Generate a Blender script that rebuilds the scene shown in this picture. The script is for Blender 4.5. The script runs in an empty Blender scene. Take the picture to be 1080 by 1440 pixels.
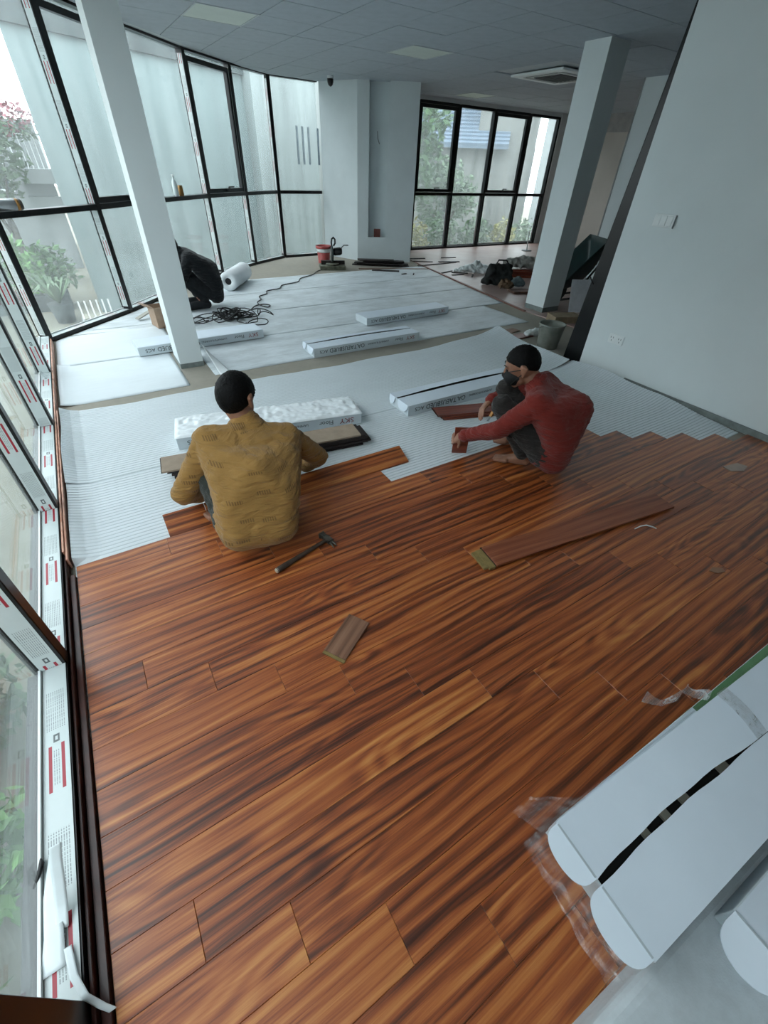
import bpy, bmesh, math, random
from mathutils import Vector, Matrix, noise

random.seed(7)
scene = bpy.context.scene
COL = scene.collection

# ------------------------------------------------------------------ camera
CAM_H = 1.5
PITCH, ROLL, YAW = 0.688559764, 0.0459482593, 0.584456585
fw = Vector((math.sin(YAW)*math.cos(PITCH), math.cos(YAW)*math.cos(PITCH), -math.sin(PITCH)))
r0 = Vector((math.cos(YAW), -math.sin(YAW), 0)); u0 = r0.cross(fw)
rt = math.cos(ROLL)*r0 + math.sin(ROLL)*u0
up = -math.sin(ROLL)*r0 + math.cos(ROLL)*u0
cam_d = bpy.data.cameras.new('camera'); cam = bpy.data.objects.new('camera', cam_d); COL.objects.link(cam)
M = Matrix((rt, up, -fw)).transposed().to_4x4(); M.translation = Vector((0, 0, CAM_H))
cam.matrix_world = M
cam_d.sensor_fit = 'HORIZONTAL'; cam_d.sensor_width = 36.0; cam_d.lens = 592.85/1080*36.0
cam_d.clip_start = 0.02; cam_d.clip_end = 200
scene.camera = cam

# ------------------------------------------------------------------ world: bright overcast sky
world = bpy.data.worlds.new('overcast'); scene.world = world; world.use_nodes = True
bg = world.node_tree.nodes['Background']
bg.inputs[0].default_value = (0.90, 0.965, 1.0, 1); bg.inputs[1].default_value = 2.6

scene.view_settings.view_transform = 'Standard'; scene.view_settings.look = 'None'
scene.view_settings.gamma = 1.0; scene.view_settings.use_curve_mapping = False
scene.view_settings.exposure = 1.08
scene.cycles.max_bounces = 10; scene.cycles.diffuse_bounces = 6; scene.cycles.transparent_max_bounces = 24

# ------------------------------------------------------------------ helpers
def lin(c):
    return tuple((x/255/12.92) if x/255 <= 0.04045 else ((x/255+0.055)/1.055)**2.4 for x in c)
def C4(c): return (*lin(c), 1.0)

class NT:
    def __init__(s, name):
        s.m = bpy.data.materials.new(name); s.m.use_nodes = True
        s.t = s.m.node_tree; s.b = s.t.nodes['Principled BSDF']; s.out = s.t.nodes['Material Output']
    def n(s, typ, ins=None, **props):
        nd = s.t.nodes.new(typ)
        for k, v in props.items(): setattr(nd, k, v)
        for k, v in (ins or {}).items(): s.set(nd, k, v)
        return nd
    def set(s, nd, k, v):
        if isinstance(v, bpy.types.NodeSocket): s.t.links.new(v, nd.inputs[k])
        elif isinstance(v, bpy.types.Node): s.t.links.new(v.outputs[0], nd.inputs[k])
        else: nd.inputs[k].default_value = v
    def math(s, op, a, b=0.0, c=None):
        nd = s.n('ShaderNodeMath', {0: a, 1: b}, operation=op)
        if c is not None: s.set(nd, 2, c)
        return nd.outputs[0]
    def mix(s, f, a, b, blend='MIX'):
        nd = s.n('ShaderNodeMix', data_type='RGBA', blend_type=blend)
        s.set(nd, 0, f); s.set(nd, 6, a); s.set(nd, 7, b); return nd.outputs[2]
    def ramp(s, f, stops):
        nd = s.n('ShaderNodeValToRGB', {0: f}); e = nd.color_ramp.elements
        e[0].position, e[0].color = stops[0]; e[1].position, e[1].color = stops[-1]
        for p, c in stops[1:-1]:
            x = e.new(p); x.color = c
        return nd.outputs[0]
    def obj(s): return s.n('ShaderNodeTexCoord').outputs['Object']
    def uv(s): return s.n('ShaderNodeTexCoord').outputs['UV']
    def mapv(s, v, sc=(1, 1, 1), loc=(0, 0, 0)):
        return s.n('ShaderNodeMapping', {0: v, 1: loc, 3: sc}).outputs[0]
    def noise(s, v, scale=5, detail=3, rough=0.5, dist=0.0):
        return s.n('ShaderNodeTexNoise', {'Vector': v, 'Scale': scale, 'Detail': detail, 'Roughness': rough, 'Distortion': dist}).outputs[0]
    def bump(s, h, strength=0.3, dist=0.01):
        nd = s.n('ShaderNodeBump', {'Height': h, 'Strength': strength, 'Distance': dist})
        s.t.links.new(nd.outputs[0], s.b.inputs['Normal']); return nd
    def base(s, c): s.set(s.b, 'Base Color', c)
    def rough(s, r): s.set(s.b, 'Roughness', r)

MATS = {}
def pmat(name, col, rough=0.6, var=0.12, scale=6.0, bump=0.0, bscale=60.0, metal=0.0, spec=0.5, col2=None):
    """plain procedural material: two tones of the same colour mixed by noise, optional fine relief"""
    if name in MATS: return MATS[name]
    t = NT(name); v = t.obj()
    c1 = C4(col); c2 = C4(col2) if col2 else (*[x*(1-var*1.6) for x in lin(col)], 1)
    f = t.ramp(t.noise(v, scale, 4, 0.6), [(0.35, (0, 0, 0, 1)), (0.65, (1, 1, 1, 1))])
    t.base(t.mix(f, c1, c2)); t.rough(rough)
    t.set(t.b, 'Metallic', metal); t.set(t.b, 'Specular IOR Level', spec)
    if bump: t.bump(t.noise(v, bscale, 3), bump, 0.004)
    MATS[name] = t.m; return t.m

class MB:
    """collects vertices and faces, builds ONE mesh object"""
    def __init__(s): s.v = []; s.f = []; s.uv = {}; s.smooth = set()
    def quad(s, pts, uv=None):
        i = len(s.v); s.v += [tuple(p) for p in pts]; s.f.append(tuple(range(i, i+len(pts))))
        if uv: s.uv[len(s.f)-1] = uv
        return s
    def box(s, x0, x1, y0, y1, z0, z1, m=None):
        i = len(s.v)
        P = [Vector((x, y, z)) for z in (z0, z1) for y in (y0, y1) for x in (x0, x1)]
        if m is not None: P = [m @ p for p in P]
        s.v += [tuple(p) for p in P]
        s.f += [tuple(i+k for k in q) for q in ((0, 2, 3, 1), (4, 5, 7, 6), (0, 1, 5, 4), (2, 6, 7, 3), (0, 4, 6, 2), (1, 3, 7, 5))]
        return s
    def prism(s, poly, z0, z1):
        n = len(poly); i = len(s.v)
        s.v += [(x, y, z0) for x, y in poly] + [(x, y, z1) for x, y in poly]
        s.f.append(tuple(reversed(range(i, i+n)))); s.f.append(tuple(range(i+n, i+2*n)))
        for k in range(n): s.f.append((i+k, i+(k+1) % n, i+n+(k+1) % n, i+n+k))
        return s
    def tube(s, pts, r, n=8, caps=True, smooth=True):
        pts = [Vector(p) for p in pts]; N = len(pts)
        R = r if isinstance(r, (list, tuple)) else [r]*N
        i0 = len(s.v); prev = None
        for k, p in enumerate(pts):
            t = (pts[min(k+1, N-1)]-pts[max(k-1, 0)])
            t = t.normalized() if t.length > 1e-9 else Vector((0, 0, 1))
            a = (prev - t*prev.dot(t)) if prev is not None else (Vector((0, 0, 1)).cross(t) if abs(t.z) < .95 else Vector((1, 0, 0)).cross(t))
            if a.length < 1e-6: a = Vector((1, 0, 0)).cross(t)
            a.normalize(); prev = a; b = t.cross(a)
            for j in range(n):
                an = 2*math.pi*j/n
                s.v.append(tuple(p + (a*math.cos(an)+b*math.sin(an))*R[k]))
        for k in range(N-1):
            for j in range(n):
                s.f.append((i0+k*n+j, i0+k*n+(j+1) % n, i0+(k+1)*n+(j+1) % n, i0+(k+1)*n+j))
                if smooth: s.smooth.add(len(s.f)-1)
        if caps:
            s.f.append(tuple(reversed(range(i0, i0+n)))); s.f.append(tuple(range(i0+(N-1)*n, i0+N*n)))
        return s
    def lathe(s, prof, n=24, c=(0, 0, 0), smooth=True):
        i0 = len(s.v); N = len(prof)
        for r, z in prof:
            for j in range(n):
                a = 2*math.pi*j/n; s.v.append((c[0]+r*math.cos(a), c[1]+r*math.sin(a), c[2]+z))
        for k in range(N-1):
            for j in range(n):
                s.f.append((i0+k*n+j, i0+k*n+(j+1) % n, i0+(k+1)*n+(j+1) % n, i0+(k+1)*n+j))
                if smooth: s.smooth.add(len(s.f)-1)
        s.f.append(tuple(reversed(range(i0, i0+n)))); s.f.append(tuple(range(i0+(N-1)*n, i0+N*n)))
        return s
    def grid(s, fn, nu, nv, smooth=True, thick=0.0):
        i0 = len(s.v)
        for b in range(nv+1):
            for a in range(nu+1): s.v.append(tuple(fn(a/nu, b/nv)))
        for b in range(nv):
            for a in range(nu):
                k = i0+b*(nu+1)+a
                s.f.append((k, k+1, k+nu+2, k+nu+1))
                if smooth: s.smooth.add(len(s.f)-1)
        return s
    def mesh(s, name):
        me = bpy.data.meshes.new(name); me.from_pydata(s.v, [], s.f)
        if s.uv:
            l = me.uv_layers.new(name='UVMap')
            for p in me.polygons:
                u = s.uv.get(p.index)
                if u:
                    for k, li in enumerate(p.loop_indices): l.data[li].uv = u[k]
        for p in me.polygons:
            if p.index in s.smooth: p.use_smooth = True
        me.update(); return me
    def build(s, name, m, parent=None, bevel=0.0, segs=2):
        me = s.mesh(name)
        if bevel:
            bm = bmesh.new(); bm.from_mesh(me)
            bmesh.ops.remove_doubles(bm, verts=bm.verts, dist=1e-6)
            ed = [e for e in bm.edges if e.is_manifold and e.calc_face_angle(0) > 0.5]
            bmesh.ops.bevel(bm, geom=ed, offset=bevel, segments=segs, affect='EDGES', profile=0.5)
            bm.to_mesh(me); bm.free()
        me.materials.append(m)
        return link(name, me, parent)

def link(name, me, parent=None):
    o = bpy.data.objects.new(name, me); COL.objects.link(o)
    if parent is not None: o.parent = parent
    return o
def tag(o, label, cat, group=None):
    o['label'] = label; o['category'] = cat
    if group: o['group'] = group
    return o
def thing(name, label, cat, loc=(0, 0, 0), rz=0.0, group=None):
    o = bpy.data.objects.new(name, None); COL.objects.link(o); o.location = loc; o.rotation_euler = (0, 0, rz)
    o.empty_display_size = .05
    return tag(o, label, cat, group)
def struct(o): o['kind'] = 'structure'; return o
def stuff(o): o['kind'] = 'stuff'; return o
def shell(name, loc=(0, 0, 0)):
    o = bpy.data.objects.new(name, None); COL.objects.link(o); o.location = loc; return struct(o)
def set_origin(o, p):
    """move a mesh object's origin to p (world, unparented)"""
    o.data.transform(Matrix.Translation(-Vector(p))); o.location = p; return o
def rotm(axis, a): return Matrix.Rotation(a, 4, axis)
def frame(c, x, y):
    x = Vector(x).normalized(); y = Vector(y); y = (y-x*y.dot(x)).normalized(); z = x.cross(y)
    m = Matrix((x, y, z)).transposed().to_4x4(); m.translation = Vector(c); return m
def text_mesh(name, txt, size, m, parent, matrix, align='LEFT', ext=0.0004, sx=1.0):
    cu = bpy.data.curves.new(name, 'FONT'); cu.body = txt; cu.size = size; cu.extrude = ext; cu.align_x = align; cu.resolution_u = 2
    o = bpy.data.objects.new(name, cu); COL.objects.link(o)
    dg = bpy.context.evaluated_depsgraph_get()
    me = bpy.data.meshes.new_from_object(o.evaluated_get(dg)); me.name = name
    bpy.data.objects.remove(o); bpy.data.curves.remove(cu)
    me.transform(matrix @ Matrix.Diagonal((sx, 1, 1, 1))); me.materials.clear(); me.materials.append(m)
    return link(name, me, parent)

# ------------------------------------------------------------------ materials
def make_wood(name, stops, dusty=0.0, rough=0.36, coat=0.55):
    t = NT(name)
    oi = t.n('ShaderNodeObjectInfo')
    rnd = oi.outputs['Random']
    off = t.n('ShaderNodeCombineXYZ', {0: t.math('MULTIPLY', rnd, 91.0), 1: t.math('MULTIPLY', rnd, 57.0), 2: t.math('MULTIPLY', rnd, 23.0)})
    v = t.n('ShaderNodeVectorMath', {0: t.obj(), 1: off.outputs[0]}, operation='ADD').outputs[0]
    warp = t.noise(t.mapv(v, (1.1, 5.5, 1)), 1.0, 2, 0.5)
    sep = t.n('ShaderNodeSeparateXYZ', {0: v})
    yy = t.math('MULTIPLY_ADD', warp, 0.06, sep.outputs[1])
    vv = t.n('ShaderNodeCombineXYZ', {0: sep.outputs[0], 1: yy, 2: sep.outputs[2]}).outputs[0]
    streak = t.noise(t.mapv(vv, (1.0, 40.0, 1)), 1.0, 8, 0.72, 0.3)
    wav = t.n('ShaderNodeTexWave', {'Vector': t.mapv(vv, (0.9, 7.5, 1)), 'Scale': 1.0, 'Distortion': 5.5, 'Detail': 2.0, 'Detail Scale': 0.9}, wave_type='BANDS', bands_direction='Y').outputs[1]
    fine = t.noise(t.mapv(vv, (3, 170, 1)), 1.0, 3, 0.6)
    amp = t.math('MULTIPLY_ADD', t.noise(t.mapv(v, (1.3, 5.0, 1)), 1.0, 1), 1.3, 0.12)
    f = t.math('ADD', t.math('MULTIPLY_ADD', t.math('SUBTRACT', streak, .5), amp, .45), t.math('MULTIPLY', wav, 0.14))
    f = t.math('ADD', f, t.math('MULTIPLY_ADD', fine, 0.34, -0.185))
    f = t.math('ADD', f, t.math('MULTIPLY_ADD', rnd, 0.11, -0.025))
    cn = t.noise(t.mapv(v, (1.5, 8.5, 1)), 1.0, 1, .4)                    # contour loops: the cathedral figure
    ring = t.math('SINE', t.math('MULTIPLY', cn, 62.0))
    msk = t.ramp(t.noise(t.mapv(v, (.8, 3.2, 1), (5, 3, 1)), 1.0, 1), [(.50, (0, 0, 0, 1)), (.64, (1, 1, 1, 1))])
    f = t.math('ADD', f, t.math('MULTIPLY', t.math('MULTIPLY', ring, msk), .060))
    c = t.ramp(f, [(p, C4(q)) for p, q in stops])
    if dusty:
        d = t.noise(t.obj(), 2.0, 4, 0.6)
        c = t.mix(t.math('MULTIPLY', d, dusty), c, C4((190, 178, 172)))
    t.base(c); t.rough(t.math('MULTIPLY_ADD', streak, 0.14, rough-0.05))
    t.set(t.b, 'Specular IOR Level', 0.45); t.set(t.b, 'Coat Weight', coat); t.set(t.b, 'Coat Roughness', 0.38)
    t.bump(f, 0.06, 0.002)
    MATS[name] = t.m; return t.m
WOOD = make_wood('rosewood_laminate', [(0.33, (60, 25, 10)), (0.44, (106, 50, 21)), (0.53, (146, 74, 33)), (0.62, (170, 97, 46)), (0.78, (198, 134, 72))])
WOODR = make_wood('red_laminate', [(0.25, (58, 20, 14)), (0.5, (112, 48, 30)), (0.85, (150, 78, 52))], rough=.35)
WOODL = make_wood('loose_plank_laminate', [(0.30, (72, 34, 20)), (0.50, (118, 60, 38)), (0.8, (156, 96, 64))], rough=.45, coat=.2)
WOODPALE = make_wood('dusty_laminate_offcut', [(0.25, (84, 56, 42)), (0.5, (122, 86, 66)), (0.85, (150, 112, 88))], rough=.5, coat=0)
WOODTRIM = make_wood('reddish_skirting', [(0.25, (116, 66, 50)), (0.5, (158, 100, 80)), (0.85, (196, 148, 124))], rough=.4)
BACKER = pmat('plank_backing_board', (158, 140, 122), .75, .1, 18)
CORE = pmat('plank_dark_core', (50, 38, 28), .8, .2, 30)
TONGUE = pmat('olive_plank_core', (132, 112, 66), .8, .15, 40)
DARKBOARD = pmat('dark_board', (42, 32, 30), .6, .25, 12)
BLACK = pmat('black_aluminium', (17, 19, 21), .35, .2, 8, spec=.4)
BLACKPL = pmat('black_plastic', (22, 23, 25), .45, .2, 20)
WHITEWALL = pmat('white_painted_wall', (214, 221, 222), .75, .035, 1.3, .05, 90)
PIERWALL = pmat('white_painted_pier', (206, 214, 216), .75, .05, 1.7, .05, 90)
CREAMWALL = pmat('cream_painted_wall', (206, 198, 190), .8, .05, 1.4)
SKIRT = pmat('grey_cement_skirting', (128, 136, 134), .85, .2, 14)
TILE = pmat('ceiling_board', (178, 186, 194), .9, .05, 9, .25, 160)
TILEGRID = pmat('ceiling_grid_metal', (196, 202, 205), .6, .05, 10)
DIFFUSER = pmat('lamp_diffuser', (206, 214, 206), .5, .04, 6)
PLASTICW = pmat('white_plastic', (226, 230, 230), .4, .04, 8)
PLASTICSH = pmat('grey_plastic_detail', (120, 128, 130), .5, .1, 8)
CARTON = pmat('white_coated_card', (214, 224, 234), .45, .03, 4)
CARTONSIDE = pmat('white_printed_card', (200, 209, 214), .5, .05, 5)
INKB = pmat('dark_green_black_ink', (46, 54, 56), .6, .1, 40)
INKR = pmat('dark_red_ink', (138, 48, 52), .6, .1, 40)
INKG = pmat('green_print', (96, 138, 96), .5, .15, 12)
ROLLW = pmat('white_foam_roll', (236, 240, 242), .7, .04, 14, .1, 120)
DARKCLOTH = pmat('black_cloth', (20, 24, 28), .9, .3, 14, .4, 40)
CONCRETEGAP = None

def make_cement():
    t = NT('cement_screed'); v = t.obj()
    a = t.noise(v, 0.9, 5, 0.65); b = t.noise(v, 14, 4, 0.7)
    c = t.mix(a, C4((134, 130, 122)), C4((176, 168, 152)))
    c = t.mix(t.math('MULTIPLY', b, 0.5), c, C4((112, 108, 102)))
    t.base(c); t.rough(.85); t.bump(b, .2, .004); return t.m
CEMENT = make_cement()

def make_foam(name, dirty):
    t = NT(name); v = t.obj()
    a = t.noise(t.mapv(v, (1.2, 2.6, 1)), 1.6, 5, 0.6); b = t.noise(t.mapv(v, (3, 16, 1)), 2.0, 4, 0.7)
    f = t.ramp(a, [(0.42, (0, 0, 0, 1)), (0.72, (1, 1, 1, 1))])
    c = t.mix(t.math('MULTIPLY', f, dirty), C4((212, 219, 223)), C4((156, 162, 163)))
    c = t.mix(t.math('MULTIPLY', t.ramp(b, [(.5, (0, 0, 0, 1)), (.75, (1, 1, 1, 1))]), dirty*.8), c, C4((150, 154, 154)))
    t.base(c); t.rough(.55); t.bump(b, .25, .006); return t.m
FOAM = make_foam('white_foam_underlay', .12)
FOAMD = make_foam('dusty_foam_underlay', .62)

def make_film():
    """protective tape on the aluminium: pale grey with red bars and rows of small dark print; UV in metres (u across, v along)"""
    t = NT('printed_protective_film'); sep = t.n('ShaderNodeSeparateXYZ', {0: t.uv()})
    u, v = sep.outputs[0], sep.outputs[1]
    fr = t.math('FRACT', t.math('DIVIDE', v, 0.46))
    def band(x, a, b): return t.math('MULTIPLY', t.math('GREATER_THAN', x, a), t.math('LESS_THAN', x, b))
    bars = t.math('MULTIPLY', band(fr, 0.10, 0.42), t.math('MAXIMUM', band(u, 0.018, 0.031), band(u, 0.066, 0.079)))
    sq = t.math('MULTIPLY', band(fr, 0.44, 0.50), band(u, 0.036, 0.060))
    sqi = t.math('MULTIPLY', band(fr, 0.455, 0.485), band(u, 0.043, 0.053))
    sq = t.math('SUBTRACT', sq, sqi)
    rows = t.math('GREATER_THAN', t.math('FRACT', t.math('DIVIDE', u, 0.0085)), 0.62)
    nz = t.math('GREATER_THAN', t.noise(t.mapv(t.uv(), (1, 260, 1)), 1.0, 1), 0.47)
    txt = t.math('MULTIPLY', t.math('MULTIPLY', rows, nz), t.math('MAXIMUM', t.math('MULTIPLY', band(fr, 0.54, 0.86), band(u, 0.010, 0.090)), t.math('MULTIPLY', band(fr, 0.14, 0.38), band(u, 0.038, 0.060))))
    nn = t.noise(t.obj(), 7, 4, .6)
    c = t.mix(nn, C4((206, 214, 214)), C4((186, 196, 196)))
    c = t.mix(t.math('MULTIPLY', txt, .75), c, C4((86, 94, 98)))
    c = t.mix(t.math('MULTIPLY', sq, .9), c, C4((54, 62, 66)))
    c = t.mix(bars, c, C4((156, 30, 48)))
    t.base(c); t.rough(.35); t.bump(t.noise(t.mapv(t.obj(), (20, 20, 4)), 1, 3), .2, .004); return t.m
FILM = make_film()

def make_glass(name, haze, seed):
    t = NT(name); v = t.mapv(t.obj(), (1, 1, 1), (seed, seed*2, 0))
    st = t.noise(t.mapv(v, (5, 5, .5)), 1.0, 4, .65); bl = t.noise(v, 1.1, 3, .6)
    f = t.math('MULTIPLY', t.math('ADD', t.ramp(st, [(.35, (.25, .25, .25, 1)), (.75, (1, 1, 1, 1))]), bl), haze)
    tr = t.n('ShaderNodeBsdfTransparent', {0: (0.925, 0.957, 0.962, 1)})
    gl = t.n('ShaderNodeBsdfGlossy', {0: (1, 1, 1, 1), 1: 0.02})
    df = t.n('ShaderNodeBsdfTranslucent', {0: (0.82, 0.87, 0.89, 1)})
    fac = t.n('ShaderNodeLayerWeight', {0: .5}).outputs['Facing']
    fres = t.n('ShaderNodeMath', {0: t.math('POWER', fac, 4.0), 1: .42, 2: .02}, operation='MULTIPLY_ADD')
    m1 = t.n('ShaderNodeMixShader', {0: f, 1: tr.outputs[0], 2: df.outputs[0]})
    m2 = t.n('ShaderNodeMixShader', {0: fres.outputs[0], 1: m1.outputs[0], 2: gl.outputs[0]})
    t.t.links.new(m2.outputs[0], t.out.inputs[0]); return t.m
GLASS = make_glass('dusty_window_glass', 0.062, 0.0)
GLASSF = make_glass('streaked_window_glass', 0.085, 4.0)

def make_plastic(name, tint, fac):
    t = NT(name); v = t.obj()
    tr = t.n('ShaderNodeBsdfTransparent', {0: (*tint, 1)}); gl = t.n('ShaderNodeBsdfGlossy', {0: (1, 1, 1, 1), 1: .18})
    df = t.n('ShaderNodeBsdfDiffuse', {0: (.75, .78, .8, 1)})
    w = t.noise(v, 26, 4, .7, 1.0)
    bmp = t.n('ShaderNodeBump', {'Height': w, 'Strength': .8, 'Distance': .01}); t.t.links.new(bmp.outputs[0], gl.inputs['Normal'])
    a = t.n('ShaderNodeMixShader', {0: t.ramp(w, [(.45, (fac*.4,)*3+(1,)), (.7, (fac*1.3,)*3+(1,))]), 1: tr.outputs[0], 2: df.outputs[0]})
    b = t.n('ShaderNodeMixShader', {0: .10, 1: a.outputs[0], 2: gl.outputs[0]})
    t.t.links.new(b.outputs[0], t.out.inputs[0]); return t.m
CLEAR = make_plastic('clear_plastic_wrap', (.95, .955, .96), .07)
TAPE = make_plastic('clear_tape', (.9, .9, .9), .34)
# ------------------------------------------------------------------ the setting
CEIL = 2.57; SLAB = -0.014
FAC = [(-.50, -.74), (-.50, .32), (-.50, 1.33), (-.50, 2.36), (-.50, 3.39), (-.50, 4.44), (-.50, 5.5), (.35, 6.35), (1.12, 7.27), (1.97, 8.17), (2.76, 8.83), (3.53, 9.35), (4.46, 9.40)]
def fac_left(y):
    """x of the inner facade line at depth y"""
    if y <= 5.5: return -.50
    for (a, b) in zip(FAC[6:-1], FAC[7:]):
        if a[1] <= y <= b[1]: return a[0] + (b[0]-a[0])*(y-a[1])/(b[1]-a[1])
    return FAC[-1][0]
WINY = 9.28
OUTLINE = [(-.62, -2.6), (-.62, 5.52), (.30, 6.45), (1.07, 7.37), (1.92, 8.27), (2.71, 8.93), (3.50, 9.46), (4.6, 9.5), (11.35, 9.5), (11.35, -2.6)]
floor = MB().prism([p for p in reversed(OUTLINE)][::-1], SLAB-.12, SLAB).build('floor', CEMENT); struct(floor)

# --- laid rosewood planks: rows along X, joints stepping row by row
PW, PL, PT = .134, 1.272, .012
def plank_mesh(L, W=PW-.0006, T=PT):
    mb = MB().box(-L/2, L/2, -W/2, W/2, -T, 0)
    me = mb.mesh('plank'); bm = bmesh.new(); bm.from_mesh(me)
    ed = [e for e in bm.edges if all(abs(v.co.z) < 1e-6 for v in e.verts)]
    bmesh.ops.bevel(bm, geom=ed, offset=.0011, segments=1, affect='EDGES'); bm.to_mesh(me); bm.free()
    me.materials.append(WOOD); return me
full_plank = plank_mesh(PL-.0006); cache = {}
def wallx(y): return 3.80 + (y+4)*(4.012-3.80)/(6.576) if y < 2.576 else 9
YTOP = 1.885
row_end = {0: 1.207, 1: 2.66, 2: 2.88, 3: 3.07, 4: 3.30, 5: 3.50, 6: 3.72}
for k in range(0, 28):
    yc = YTOP - PW*(k+.5)
    xl = -.462; xr = min(row_end.get(k, 9), wallx(yc)-.012)
    base = .15 + .213*(k-7)
    x = base - PL*math.ceil((base-xl)/PL)
    while x < xr:
        a, b = max(x, xl), min(x+PL, xr); x += PL
        if b-a < .02: continue
        if b > a+PL-.002: me = full_plank
        else:
            key = round(b-a, 3)
            if key not in cache: cache[key] = plank_mesh(b-a-.0006)
            me = cache[key]
        o = link('plank', me, floor); o.location = ((a+b)/2, yc, 0)
# row being clicked in: a short piece and a full plank, tilted up
for a, b in ((-.05, .155), (.157, 1.425)):
    o = link('plank', plank_mesh(b-a), floor); o.rotation_euler = (math.radians(26), 0, 0)
    o.location = ((a+b)/2, YTOP + PW/2*math.cos(math.radians(26)), PW/2*math.sin(math.radians(26)))

# far part of the floor, already laid and dusty
def make_farwood():
    t = NT('dusty_laid_laminate'); v = t.obj()
    br = t.n('ShaderNodeTexBrick', {'Vector': t.mapv(v, (1, 1, 1)), 'Color1': C4((150, 112, 102)), 'Color2': C4((166, 132, 122)), 'Mortar': C4((110, 84, 78)), 'Scale': 1.0, 'Mortar Size': .004, 'Brick Width': 1.27, 'Row Height': .134})
    br.offset = .3
    d = t.noise(v, .8, 5, .6); c = t.mix(t.ramp(d, [(.3, (0, 0, 0, 1)), (.7, (1, 1, 1, 1))]), br.outputs[0], C4((186, 172, 166)))
    t.base(c); t.rough(.35); return t.m
FARWOOD = make_farwood()
MB().prism([(5.05, 4.25), (5.05, 3.0), (11.3, 3.0), (11.3, 9.3), (6.02, 9.3), (5.73, 7.79)], SLAB+.001, 0).build('laid_laminate', FARWOOD, floor)
e0, e1 = Vector((5.06, 4.30, 0)), Vector((5.73, 7.79, 0))
d = (e1-e0).normalized(); n = Vector((-d.y, d.x, 0))
MB().prism([tuple((e0-n*.0)[:2]), tuple((e1)[:2]), tuple((e1+n*.035)[:2]), tuple((e0+n*.035)[:2])], SLAB+.001, .006).build('edge_strip', pmat('brown_edge_strip', (122, 82, 70), .5), floor)

# --- walls
wr = MB().prism([(4.012, 2.576), (3.80, -4.0), (3.98, -4.0), (4.16, 2.576)][::-1], SLAB, CEIL).build('wall_right', WHITEWALL); struct(wr)
MB().prism([(3.985, 2.05), (3.80, -4.0), (3.79, -4.0), (3.975, 2.05)], -.004, .045).build('skirting_cement', SKIRT, wr)
wb = struct(MB().box(-.62, 11.35, -2.75, -2.6, SLAB, CEIL).build('wall_back', WHITEWALL))
wl_ = struct(MB().box(-.62, -.50, -2.75, -.74, SLAB, CEIL).build('wall_left', WHITEWALL))
wf = struct(MB().box(10.60, 11.35, WINY-.02, WINY+.14, SLAB, CEIL).build('wall_far', WHITEWALL))
MB().box(6.40, 10.60, WINY, WINY+.14, 2.505, CEIL).build('lintel', PIERWALL, wf)
ws = struct(MB().box(11.2, 11.35, -2.6, WINY+.1, SLAB, CEIL).build('wall_side', CREAMWALL))
MB().box(11.15, 11.2, 5.2, WINY-.03, CEIL-.32, CEIL).build('ceiling_drop', pmat('dim_bulkhead', (176, 172, 170), .8), ws)
wp = struct(MB().box(7.50, 7.66, -2.6, 5.22, SLAB, CEIL).build('wall_partition', WHITEWALL))
MB().box(7.488, 7.50, -2.6, 5.22, SLAB, .085).build('skirting_cement', SKIRT, wp)
MB().box(7.49, 7.67, 5.22, 5.24, SLAB, CEIL).build('door_trim', pmat('grey_trim', (150, 152, 150), .5), wp)

# pier with a tall recess
pier = shell('wall_pier')
A, B = Vector((4.778, 8.612, 0)), Vector((5.672, 8.055, 0)); ab = (B-A); nn = Vector((-ab.y, ab.x, 0)).normalized()   # nn points to the back
def along(t, o=0.0): return tuple((A+ab*t+nn*o)[:2])
MB().prism([(4.46, 9.42), along(0), along(.195), along(.195, .14), (5.0, 9.42)], SLAB, CEIL).build('pier_side', PIERWALL, pier)
MB().prism([along(.52), along(1), (5.80, 8.25), (6.53, 9.27), (6.53, 9.42), along(.52, .6)], SLAB, CEIL).build('pier_front', PIERWALL, pier)
MB().prism([along(.195), along(.52), along(.52, .14), along(.195, .14)], SLAB, .39).build('niche_sill', PIERWALL, pier)
MB().prism([along(.195, .14), along(.52, .14), along(.52, .3), along(.195, .3)], SLAB, CEIL).build('niche_back', PIERWALL, pier)
MB().prism([along(.30, .06), along(.42, .06), along(.42, .135), along(.30, .135)], .391, .52).build('brick', pmat('exposed_red_brick', (112, 62, 56), .9, .3, 20), pier)
MB().tube([(*along(.33, .135), 1.95), (*along(.34, .10), 1.85), (*along(.37, .09), 1.78)], .005, 6).build('wire_end', BLACKPL, pier)
# columns
col = struct(MB().box(.481, .683, 4.2, 4.5, .0, CEIL).build('wall_column_1', WHITEWALL))
MB().box(.4805, .6835, 4.1995, 4.5005, SLAB, .03).build('skirting_cement', SKIRT, col)
col2 = struct(MB().box(5.19, 5.51, 4.13, 4.45, .0, CEIL).build('wall_column_2', WHITEWALL))
MB().box(5.188, 5.512, 4.128, 4.452, SLAB, .06).build('skirting_cement', SKIRT, col2)

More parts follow.
